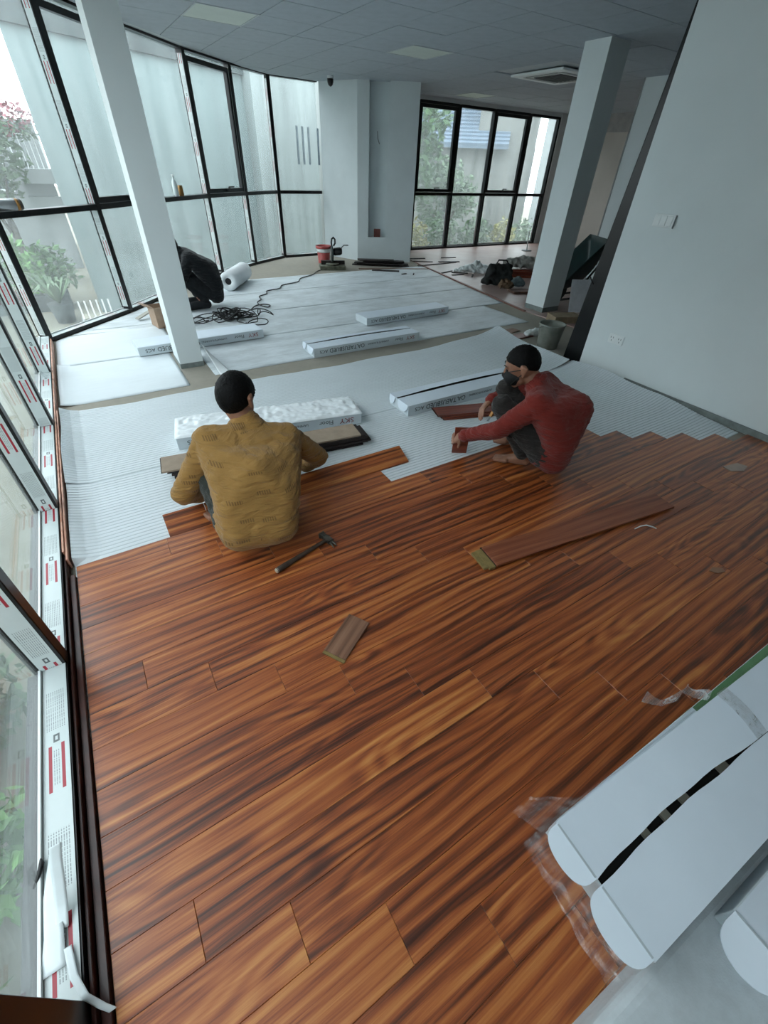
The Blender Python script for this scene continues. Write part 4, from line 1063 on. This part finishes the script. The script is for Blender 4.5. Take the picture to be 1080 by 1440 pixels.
def board(label, cx, cy, rz, L, W, T, z, mat, name='floor_board', cat='board', grp=None, tilt=0):
    o = MB().box(-L/2, L/2, -W/2, W/2, 0, T).build(name, mat, None, .0015, 1); o.location = (cx, cy, z); o.rotation_euler = (0, tilt, rz); return tag(o, label, cat, grp)
PR = math.atan2(8.055-8.612, 5.672-4.778)
for k in range(6):
    board(['lowest', 'second', 'third', 'fourth', 'fifth', 'topmost'][k]+' dark board of the pile at the foot of the recessed pier', 4.93+(.0, .06, -.05, .08, .02, -.1)[k], 7.97+(.0, .03, -.02, .02, .0, .02)[k], PR+(.0, .05, -.06, .03, -.03, .08)[k], (1.1, 1.0, .95, .8, .85, .7)[k], .14, .016, SLAB+.018*k, DB, grp='dark boards at the pier')
board('long thin brown strip lying in front of the dark board pile', 5.15, 7.50, PR+.18, 1.7, .05, .012, SLAB, pmat('brown_strip', (116, 86, 70), .6))
board('dark short board in front of the board pile', 4.72, 7.45, PR-.05, .5, .10, .012, SLAB+.006, DB)
board('slim dark batten reaching from the pier onto the laminate', 6.05, 7.62, PR+.62, 1.0, .04, .012, .0005, DB)
for i, (x, y, rz, L, w_) in enumerate(((5.72, 6.9, .3, .34, .03), (5.9, 6.75, -.6, .30, .03), (5.75, 6.62, -.1, .26, .03), (5.95, 6.45, .8, .24, .03), (6.45, 7.75, -.3, .45, .06), (6.75, 8.15, -.2, .35, .03), (5.93, 7.95, -.5, .4, .03), (5.95, 8.3, -.2, .5, .05), (5.85, 5.88, -.55, .32, .06), (4.86, 7.05, .2, .10, .04), (5.02, 6.98, .9, .12, .02))):
    board(['thin dark offcut crossing two others on the dusty laminate', 'bent dark offcut in the scatter on the dusty laminate', 'short dark offcut in the scatter before the black bag', 'dark offcut lying askew beside the scatter on the laminate', 'broad dark offcut behind the scatter on the laminate', 'slim dark offcut near the far windows', 'dark offcut near the foot of the pier', 'pale edged dark offcut behind the long batten', 'dark offcut lying beside the black tool bag', 'tiny black offcut on the foam before the board pile', 'tiny curled dark offcut on the foam sheet'][i], x, y, rz, L, w_, .012, .0005 if i < 9 else -.0035, DB, 'offcut', 'offcut', 'offcuts on the far floor')
# bags
def lump(name, label, cat, mat, c, balls, voxel=.012, wr=.02, ws=7, extra=None):
    t = thing(name, label, cat, c); bm = bmesh.new()
    for q in balls: hull_into(bm, q, 8)
    skin_surface('body', bm, mat, t, voxel, 3, wr, ws); return t
t = lump('tool_bag', 'black canvas tool bag standing on the dusty laminate', 'bag', pmat('black_canvas', (34, 38, 38), .85, .4, 9), (5.86, 5.72, 0), [[((-.16, .08, .07), .07), ((.14, -.10, .07), .07), ((-.12, .08, .27), .05), ((.13, -.08, .27), .05)], [((-.2, .10, .05), .05), ((-.12, .02, .22), .05)]])
MB().tube([(-.10, .0, .30), (-.08, -.02, .37), (.04, -.08, .37), (.10, -.09, .30)], .012, 8).build('strap', BLACKPL, t)
lump('rag', 'brown crumpled rag in front of the black tool bag', 'rag', pmat('brown_rag', (116, 92, 72), .9, .3, 12), (5.80, 5.46, 0), [[((-.07, .04, .05), .045), ((.06, -.05, .05), .045), ((0, 0, .12), .03)]], .01, .02, 14)
lump('grey_pouch', 'blue grey pouch beside the black tool bag', 'bag', pmat('blue_grey_cloth', (96, 112, 116), .85, .25, 12), (6.06, 5.45, 0), [[((-.06, .04, .06), .05), ((.06, -.04, .06), .05), ((0, 0, .13), .04)]], .01, .012, 12)
lump('plastic_bag', 'crumpled white plastic bag behind the black tool bag', 'bag', pmat('white_bag_film', (222, 228, 228), .35, .1, 9), (6.30, 6.62, 0), [[((-.28, .16, .06), .06), ((.14, -.10, .06), .06), ((-.05, .04, .13), .05)], [((-.42, .26, .03), .03), ((-.2, .1, .06), .05)]], .012, .03, 9)
lump('cement_sack', 'grey white sack lying on a low pile of red boards', 'sack', pmat('grey_sack', (176, 174, 168), .8, .35, 7), (6.95, 6.05, .127), [[((-.35, .22, .08), .08), ((.30, -.18, .08), .08), ((0, 0, .11), .09)]], .014, .03, 7)
for k in range(6): board(['lowest', 'second', 'third', 'fourth', 'fifth', 'topmost'][k]+' red board of the low pile under the grey sack', 6.95+(.02, -.03, .03, 0, -.02, .02)[k], 6.03, -.6+.03*(-1)**k, 1.25, .36, .02, .0005+.021*k, WOODR, grp='red boards under the sack')
board('brown cardboard sheet lying before the black tool bag', 5.98, 5.10, -.35, .65, .22, .03, .0005, pmat('brown_paper_pack', (98, 66, 52), .7, .3, 8), 'cardboard_sheet', 'cardboard')
t = thing('metal_stick', 'thin pale stick standing on a flat base by the far windows', 'stick', (9.35, 8.35, .0)); MB().lathe([(.12, .001), (.12, .012), (.03, .02)], 16).build('base', PLASTICSH, t); MB().tube([(0, 0, .01), (-.04, .02, .42)], .012, 6).build('pole', PLASTICW, t)

# ------------------------------------------------------------------ right side: leaning panel, bucket, boxes
# tall black panel leaning on the wall end
t = thing('black_door_panel', 'tall glossy black panel leaning against the end of the right wall', 'panel', (4.05, 2.66, SLAB))
gl = pmat('gloss_black_panel', (14, 17, 19), .3, .2, 6, spec=.25)
mb = MB(); 
mb.v += [(-.035, -.082, 0), (.09, -.082, 0), (.09, .125, 0), (-.03, .125, 0), (-.035, -.082, 2.45), (.09, -.082, 2.45), (.09, -.068, 2.45), (-.03, -.068, 2.45)]
mb.f += [(0, 3, 2, 1), (4, 5, 6, 7), (0, 1, 5, 4), (1, 2, 6, 5), (2, 3, 7, 6), (3, 0, 4, 7)]
mb.build('panel', gl, t)
MB().tube([(-.03, .04, .72), (-.08, .06, .78)], .006, 6).build('handle', BLACKPL, t)
t = thing('plaster_bucket', 'grey plastic plaster bucket beside the leaning black panel', 'bucket', (4.15, 3.12, SLAB))
gp = pmat('grey_bucket_plastic', (140, 144, 136), .6, .2, 10)
MB().lathe([(.105, 0), (.11, .01), (.135, .23), (.142, .235), (.142, .25), (.13, .25), (.125, .22), (.103, .03), (.01, .025)], 28).build('body', gp, t)
MB().tube([(.14*math.cos(a_), .14*math.sin(a_)*.9, .235-.06*math.sin(a_)) for a_ in [math.pi*k/12 for k in range(13)]], .004, 6).build('handle', pmat('wire_handle', (90, 92, 92), .4, metal=.6), t)
board('reddish brown board lying by the plaster bucket', 3.98, 3.52, -.03, .62, .14, .014, SLAB+.0005, WOODR)
board('pale board scrap under the reddish brown board', 4.05, 3.70, .15, .5, .12, .010, SLAB+.0003, WOODPALE)
board('grey cardboard sheet lying in front of the plaster bucket', 3.90, 3.30, -.2, .30, .16, .006, SLAB+.0003, pmat('grey_card', (150, 140, 126), .8), 'cardboard_sheet', 'cardboard')
lump('plastic_bag', 'crumpled white bag spilling beside the plaster bucket', 'bag', pmat('white_bag_film', (222, 228, 228), .35), (4.32, 3.45, SLAB), [[((-.10, .05, .03), .03), ((.12, .0, .04), .04), ((0, 0, .07), .03)]], .01, .02, 12)
o = MB().box(-.19, .19, -.12, .12, 0, .09).build('cardboard_box', pmat('brown_cardboard_dusty', (150, 132, 108), .85, .2, 12), None, .004); o.location = (5.15, 3.72, SLAB); o.rotation_euler = (0, 0, -.4); tag(o, 'flat brown cardboard box at the foot of the far column', 'cardboard box')
t = thing('white_board', 'white panel leaning near the partition wall behind the leaning black panel', 'panel', (5.80, 3.88, SLAB), -.45); MB().box(-.25, .25, -.012, .012, 0, .42, rotm('X', -.35)).build('panel', pmat('white_panel_face', (226, 226, 232), .5), t, .003)
t = thing('wheelbarrow', 'dark green wheelbarrow tray tipped up beside the far column', 'wheelbarrow', (6.25, 4.35, .0), -.5)
dg = pmat('dark_green_steel', (24, 52, 52), .45, .3, 8)
mb = MB()
def tray(u, v):
    x = -.42+.84*u; y = -.30+.60*v; rim = max(abs(2*u-1), abs(2*v-1)); return (x*(.62+.38*rim), y*(.62+.38*rim), .02+.30*rim**2.2)
mb.grid(tray, 18, 18); o = mb.build('tray', dg, t); bm = bmesh.new(); bm.from_mesh(o.data); bmesh.ops.solidify(bm, geom=bm.faces[:], thickness=.006); bm.to_mesh(o.data); bm.free()
o.location = (0, .05, .30); o.rotation_euler = (0, math.radians(-48), 0)
MB().tube([(-.42, -.14, .04), (.0, -.16, .10), (.38, -.26, .62), (.50, -.28, .86)], .016, 8).build('handle', BLACKPL, t); MB().tube([(-.42, .14, .04), (.0, .16, .10), (.38, .26, .62), (.50, .28, .86)], .016, 8).build('handle', BLACKPL, t)
mb = MB().tube([(-.40, -.035, .15), (-.40, .035, .15)], .15, 24); mb.build('wheel', BLACKPL, t)
o = MB().tube([(11.17, 7.6, .62), (11.19, 7.6, .62)], .05, 12).build('wall_socket', PLASTICW); set_origin(o, (11.19, 7.6, .62)); tag(o, 'small round white socket on the cream side wall', 'socket')
# ------------------------------------------------------------------ outside
GRD = -1.25
def ext(name, col, var=.25, scale=1.5, col2=None, streak=False):
    t = NT(name); v = t.obj()
    f = t.noise(t.mapv(v, (1.6, 1.6, .22)) if streak else v, scale, 5, .65)
    f = t.ramp(f, [(.38, (0, 0, 0, 1)), (.70, (1, 1, 1, 1))])
    t.base(t.mix(f, C4(col), C4(col2) if col2 else (*[x*(1-var) for x in lin(col)], 1))); t.rough(.9); return t.m
CONC = ext('pale_stained_concrete', (124, 140, 140), col2=(104, 119, 119), streak=True)
CONC2 = ext('white_stained_wall', (146, 156, 155), col2=(116, 124, 123), streak=True)
PARA = ext('dark_mossy_parapet', (62, 72, 72), .4, 4)
GREYW = ext('grey_streaked_render', (126, 128, 124), col2=(84, 86, 83), streak=True)
WHITEX = ext('white_house_wall', (138, 144, 144), .12)
ROOF = ext('blue_grey_roof_tile', (96, 112, 128), .3, 6)
PAVE = ext('terrace_paving', (124, 122, 108), .3, 1.2)
WINX = pmat('far_window_glass', (70, 84, 92), .2, .2, 3)
def leafmat(name, a, b):
    t = NT(name); f = t.noise(t.obj(), 3.5, 3, .6); t.base(t.mix(f, C4(a), C4(b))); t.rough(.6); t.set(t.b, 'Specular IOR Level', .3); return t.m
LEAF = leafmat('mid_green_leaves', (88, 122, 74), (44, 72, 42)); LEAF2 = leafmat('grey_green_leaves', (112, 134, 104), (62, 84, 60)); LEAF3 = leafmat('bright_green_leaves', (120, 164, 92), (58, 100, 52)); PINK = leafmat('pink_blossom', (176, 96, 112), (120, 84, 80)); DRY = leafmat('yellowing_leaves', (160, 156, 84), (104, 104, 66))
BARK = pmat('grey_bark', (92, 88, 78), .9, .3, 12)
def leaves(parent, c, rad, n, size, mat, name='foliage', shell_=.4):
    mb = MB(); c = Vector(c)
    for _ in range(n):
        while True:
            q = Vector((random.uniform(-1, 1), random.uniform(-1, 1), random.uniform(-1, 1)))
            if q.length <= 1 and (q.length > shell_ or random.random() < .3): break
        w = 1+.35*noise.noise(q*2.5+c)
        p = c+Vector((q.x*rad[0]*w, q.y*rad[1]*w, q.z*rad[2]*w)); s = size*random.uniform(.6, 1.3)
        a = Vector((random.gauss(0, 1), random.gauss(0, 1), random.gauss(0, .6))).normalized(); b = a.orthogonal().normalized(); b = (b*math.cos(7*q.x)+a.cross(b)*math.sin(7*q.x))
        mb.quad([p-a*s, p+b*s*.42, p+a*s, p-b*s*.42])
    return stuff(mb.build(name, mat, parent))
def tree(name, label, x, y, z0, h, rad, n, size, mat, grp='trees and shrubs outside', trunk=.09, clumps=5, seed=1):
    random.seed(seed); t = thing(name, label, 'tree' if 'tree' in name else 'shrub', (x, y, z0), 0, grp)
    mb = MB().tube([(0, 0, 0), (.05, .03, h*.35), (-.05, .02, h*.7)], [trunk, trunk*.75, trunk*.4], 8)
    mb.build('trunk', BARK, t)
    for k in range(clumps):
        a = 2*math.pi*k/clumps+seed; rr = rad[0]*.55
        tip = (rr*math.cos(a), rr*math.sin(a), h*(.55+.4*((k*37) % 10)/10))
        MB().tube([(.0, .02, h*(.3+.05*k)), (tip[0]*.5, tip[1]*.5, (h*.35+tip[2])/2), tip], [trunk*.5, trunk*.35, trunk*.12], 6).build('branch', BARK, t)
        leaves(t, tip, (rad[0]*.62, rad[1]*.62, rad[2]*.5), n//clumps, size, mat)
    return t
# ground and terrace
g = MB().box(-40, 40, -20, 60, GRD-.2, GRD).build('ground', PAVE); struct(g)
# pale stained neighbour wall close behind the curved glazing
W0, W1 = Vector((.06, 10.4, 0)), Vector((9.2, 15.2, 0)); wd = (W1-W0).normalized(); wn = Vector((-wd.y, wd.x, 0)); WL = (W1-W0).length
m = frame(W0, wd, wn)
t = thing('neighbour_building', 'pale stained concrete building close behind the curved windows', 'building', tuple(W0), 0)
m0 = frame((0, 0, 0), wd, wn)
q6 = lambda a, b=0: tuple((m0 @ Vector((a, b, 0)))[:2])
MB().prism([q6(0), q6(4.6), (q6(4.6)[0], q6(4.6)[1]+4), (.25, 6.0)], GRD, 2.95).build('wall', CONC, t)
ww = MB().box(4.6, WL, -.25, 5, GRD, 4.4, m0).build('wall', CONC2, t)
MB().prism([q6(-.06, -.08), q6(4.6, -.08), (q6(4.6)[0], q6(4.6)[1]+4), (.22, 6.0)], 2.86, 3.22).build('parapet', PARA, t)
MB().box(1.6, 4.6, .6, 3.0, 3.22, 4.3, m0).build('roof_shed', PARA, t)
for k, q in enumerate((5.98, 6.20, 6.43, 6.82)):
    MB().box(q, q+.065, -.262, -.2505, 1.43, 2.16, m0).build('slit_window', WINX, t)
MB().tube([m0 @ Vector((.55, -.05, GRD)), m0 @ Vector((.55, -.05, 2.9))], .04, 8).build('drain_pipe', CONC2, t)
# stepped white house with a flower balcony, further left
t = thing('white_house', 'white stepped house with a flowering balcony seen through the left glazing', 'building', (-1.1, 17.2, GRD))
MB().box(-3.0, 1.15, 0, 5, 0, 3.3).build('wall', WHITEX, t); MB().box(-3.0, .45, .6, 5, 3.3, 5.2).build('wall', WHITEX, t)
MB().box(.45, 1.35, -.25, .0, 1.45, 1.75).build('balcony_slab', WHITEX, t); MB().box(.35, 1.35, -.7, .0, 2.05, 2.35).build('balcony_slab', WHITEX, t)
MB().box(-3.05, .5, .5, .6, 4.05, 4.35).build('ledge', PARA, t)
for k in range(9): MB().box(.38+.11*k, .405+.11*k, -.68, -.655, 2.35, 3.0).build('railing_bar', PLASTICW, t)
MB().box(.36, 1.36, -.69, -.65, 3.0, 3.04).build('railing_rail', PLASTICW, t)
for a in ((-.55, .15, 1.9, 2.9), (-1.7, -1.0, 1.9, 2.9), (-1.2, -.5, 3.5, 4.0)):
    f = MB().box(a[0]-.06, a[1]+.06, -.03, -.001, a[2]-.06, a[3]+.06).build('window', PLASTICW, t); MB().box(a[0], a[1], -.035, -.0305, a[2], a[3]).build('pane', WINX, f)
random.seed(3)
t = thing('flower_shrub', 'pink flowering shrub trailing over the white balcony', 'shrub', (-.42, 16.1, GRD+3.04), 0, 'trees and shrubs outside')
leaves(t, (0, 0, .25), (.55, .3, .32), 420, .06, PINK, 'blossom'); leaves(t, (.1, 0, .05), (.5, .28, .22), 260, .06, LEAF2); MB().tube([(0, 0, -.0), (.05, 0, .25)], .02, 6).build('stem', BARK, t)
tree('tree', 'dark leafy tree in front of the white house', -1.15, 14.9, GRD, 3.6, (.75, .7, .9), 1500, .09, LEAF2, seed=4)
# terrace planting seen through the lower left pane
t = thing('planter_hedge', 'bright green leafy hedge on the terrace below the corner glazing', 'hedge', (-1.45, 12.6, GRD), 0)
random.seed(5)
MB().box(-1.6, 1.0, -.35, .35, 0, .32).build('planter', PARA, t)
for k in range(7): leaves(t, (-1.5+.4*k, 0, .82+.12*math.sin(k*2)), (.42, .40, .48), 420, .085, LEAF3 if k % 3 else LEAF)
t = thing('potted_palm', 'spiky potted palm beside the bright green hedge', 'plant', (-.62, 11.3, GRD+.0)); MB().lathe([(.16, 0), (.22, .36), (.19, .36)], 16).build('pot', PARA, t)
mb = MB()
for k in range(26):
    a = k*2.4; l = .55+.2*((k*7) % 5)/5; e = Vector((math.cos(a)*l, math.sin(a)*l, .25+.35*((k*3) % 4)/4)); s_ = Vector((-math.sin(a), math.cos(a), 0))*.025
    b_ = Vector((0, 0, .36)); mid = b_+e*.55+Vector((0, 0, .22)); mb.quad([b_-s_, b_+s_, mid+s_, mid-s_]); mb.quad([mid-s_, mid+s_, b_+e, b_+e])
mb.build('frond', LEAF2, t)
t = thing('white_planter', 'white rectangular planter box on the terrace', 'planter', (.02, 10.05, GRD), 0); MB().box(-.32, .22, -.2, .2, 0, .34).build('box', WHITEX, t); MB().box(-.29, .19, -.17, .17, .34, .36).build('soil', PAVE, t)
for k in range(6): MB().box(-.30+.095*k, -.275+.095*k, -.19, -.165, .36, .66).build('railing_bar', PLASTICW, t)
# low planting below the near glazing
for i, (x, y, z, r, s_, mt, lab) in enumerate(((-1.22, 1.22, GRD, .27, 11, LEAF3, 'bright green bush below the near window sill'), (-1.30, 2.05, GRD, .30, 12, LEAF2, 'grey green bush below the near glazing next to the bright one'), (-1.28, .55, GRD, .26, 13, LEAF, 'mid green bush below the near glazing at the edge'))):
    random.seed(s_); t = thing('bush', lab, 'shrub', (x, y, z), 0, 'trees and shrubs outside'); MB().tube([(0, 0, 0), (0, 0, .4)], .03, 6).build('stem', BARK, t); leaves(t, (0, 0, .45), (r, r, .34), 700, .05, mt)
MB()
t = thing('alley_light_blocker', 'pale block added across from the near straight glazing to cut its light', 'building', (-5.0, 1.0, GRD))  # added block that holds back daylight from the near bays
MB().box(-3, 0, -9, 6.2, 0, 5.2).build('wall', CONC2, t); MB().box(-.1, .12, -9, 6.2, 2.4, 2.55).build('ledge', PARA, t)
# beyond the far windows
t = thing('tiled_house', 'grey streaked house with a blue grey tiled gable behind the far windows', 'building', (13.6, 19.5, GRD), -.75)
MB().box(-1.4, 5.0, 0, 5, 0, 3.5).build('wall', GREYW, t)
rf = MB(); rf.v += [(-1.8, -.5, 3.4), (3.9, -.5, 3.4), (3.9, 2.6, 5.2), (-1.8, 2.6, 5.2), (-1.8, -.5, 3.52), (3.9, -.5, 3.52), (3.9, 2.6, 5.32), (-1.8, 2.6, 5.32)]; rf.f += [(0, 3, 2, 1), (4, 5, 6, 7), (0, 1, 5, 4), (1, 2, 6, 5), (2, 3, 7, 6), (3, 0, 4, 7)]
ro = rf.build('roof', ROOF, t)
for k in range(14): MB().box(-1.8, 3.9, -.02, .02, 0, .05, Matrix.Translation((0, -.5+3.1*k/14, 3.52+1.8*k/14))).build('tile_course', ROOF, ro)
f = MB().box(.2, 1.7, -.04, -.001, 1.55, 2.75).build('shutter_window', PARA, t)
for k in range(7): MB().box(.25, 1.65, -.07, -.041, 1.6+.16*k, 1.70+.16*k).build('slat', GREYW, f)
MB().box(2.6, 5.0, .3, 2.0, 3.5, 6.0).build('stair_tower', GREYW, t)
t = thing('white_building', 'white plastered building with a dark window beyond the far windows', 'building', (15.6, 13.4, GRD), -.9)
MB().box(-.6, 3.5, 0, 1.2, 0, 5.5).build('wall', WHITEX, t); f = MB().box(-.25, .9, -.03, -.001, 1.2, 3.2).build('window', PARA, t); MB().box(-.18, .83, -.04, -.031, 1.27, 3.13).build('pane', WINX, f)
tree('tree', 'tall leafy tree behind the far windows next to the pier', 8.6, 12.6, GRD, 4.4, (1.0, 1.0, 1.5), 3000, .10, LEAF, seed=8, clumps=7)
tree('tree', 'slimmer leafy tree in front of the tiled house', 10.6, 13.2, GRD, 3.0, (.9, .8, .9), 1500, .09, LEAF2, seed=9)
for i, (x, y, mt) in enumerate(((7.85, 11.0, DRY), (8.85, 10.75, LEAF2), (9.85, 10.7, LEAF2), (10.8, 10.75, DRY), (11.75, 10.9, LEAF2), (9.2, 11.8, LEAF), (10.9, 12.0, LEAF))):
    random.seed(20+i); t = thing('bush', ['yellowing bush at the foot of the tall tree', 'grey green bush below the second far window', 'grey green bush below the third far window', 'yellowing bush below the last far window', 'grey green bush by the white building', 'mid green bush behind the grey green ones', 'mid green bush before the white building'][i], 'shrub', (x, y, GRD), 0, 'trees and shrubs outside')
    MB().tube([(0, 0, 0), (.03, 0, .7)], .03, 6).build('stem', BARK, t); leaves(t, (0, 0, .95), (.44, .40, .72), 800, .075, mt)
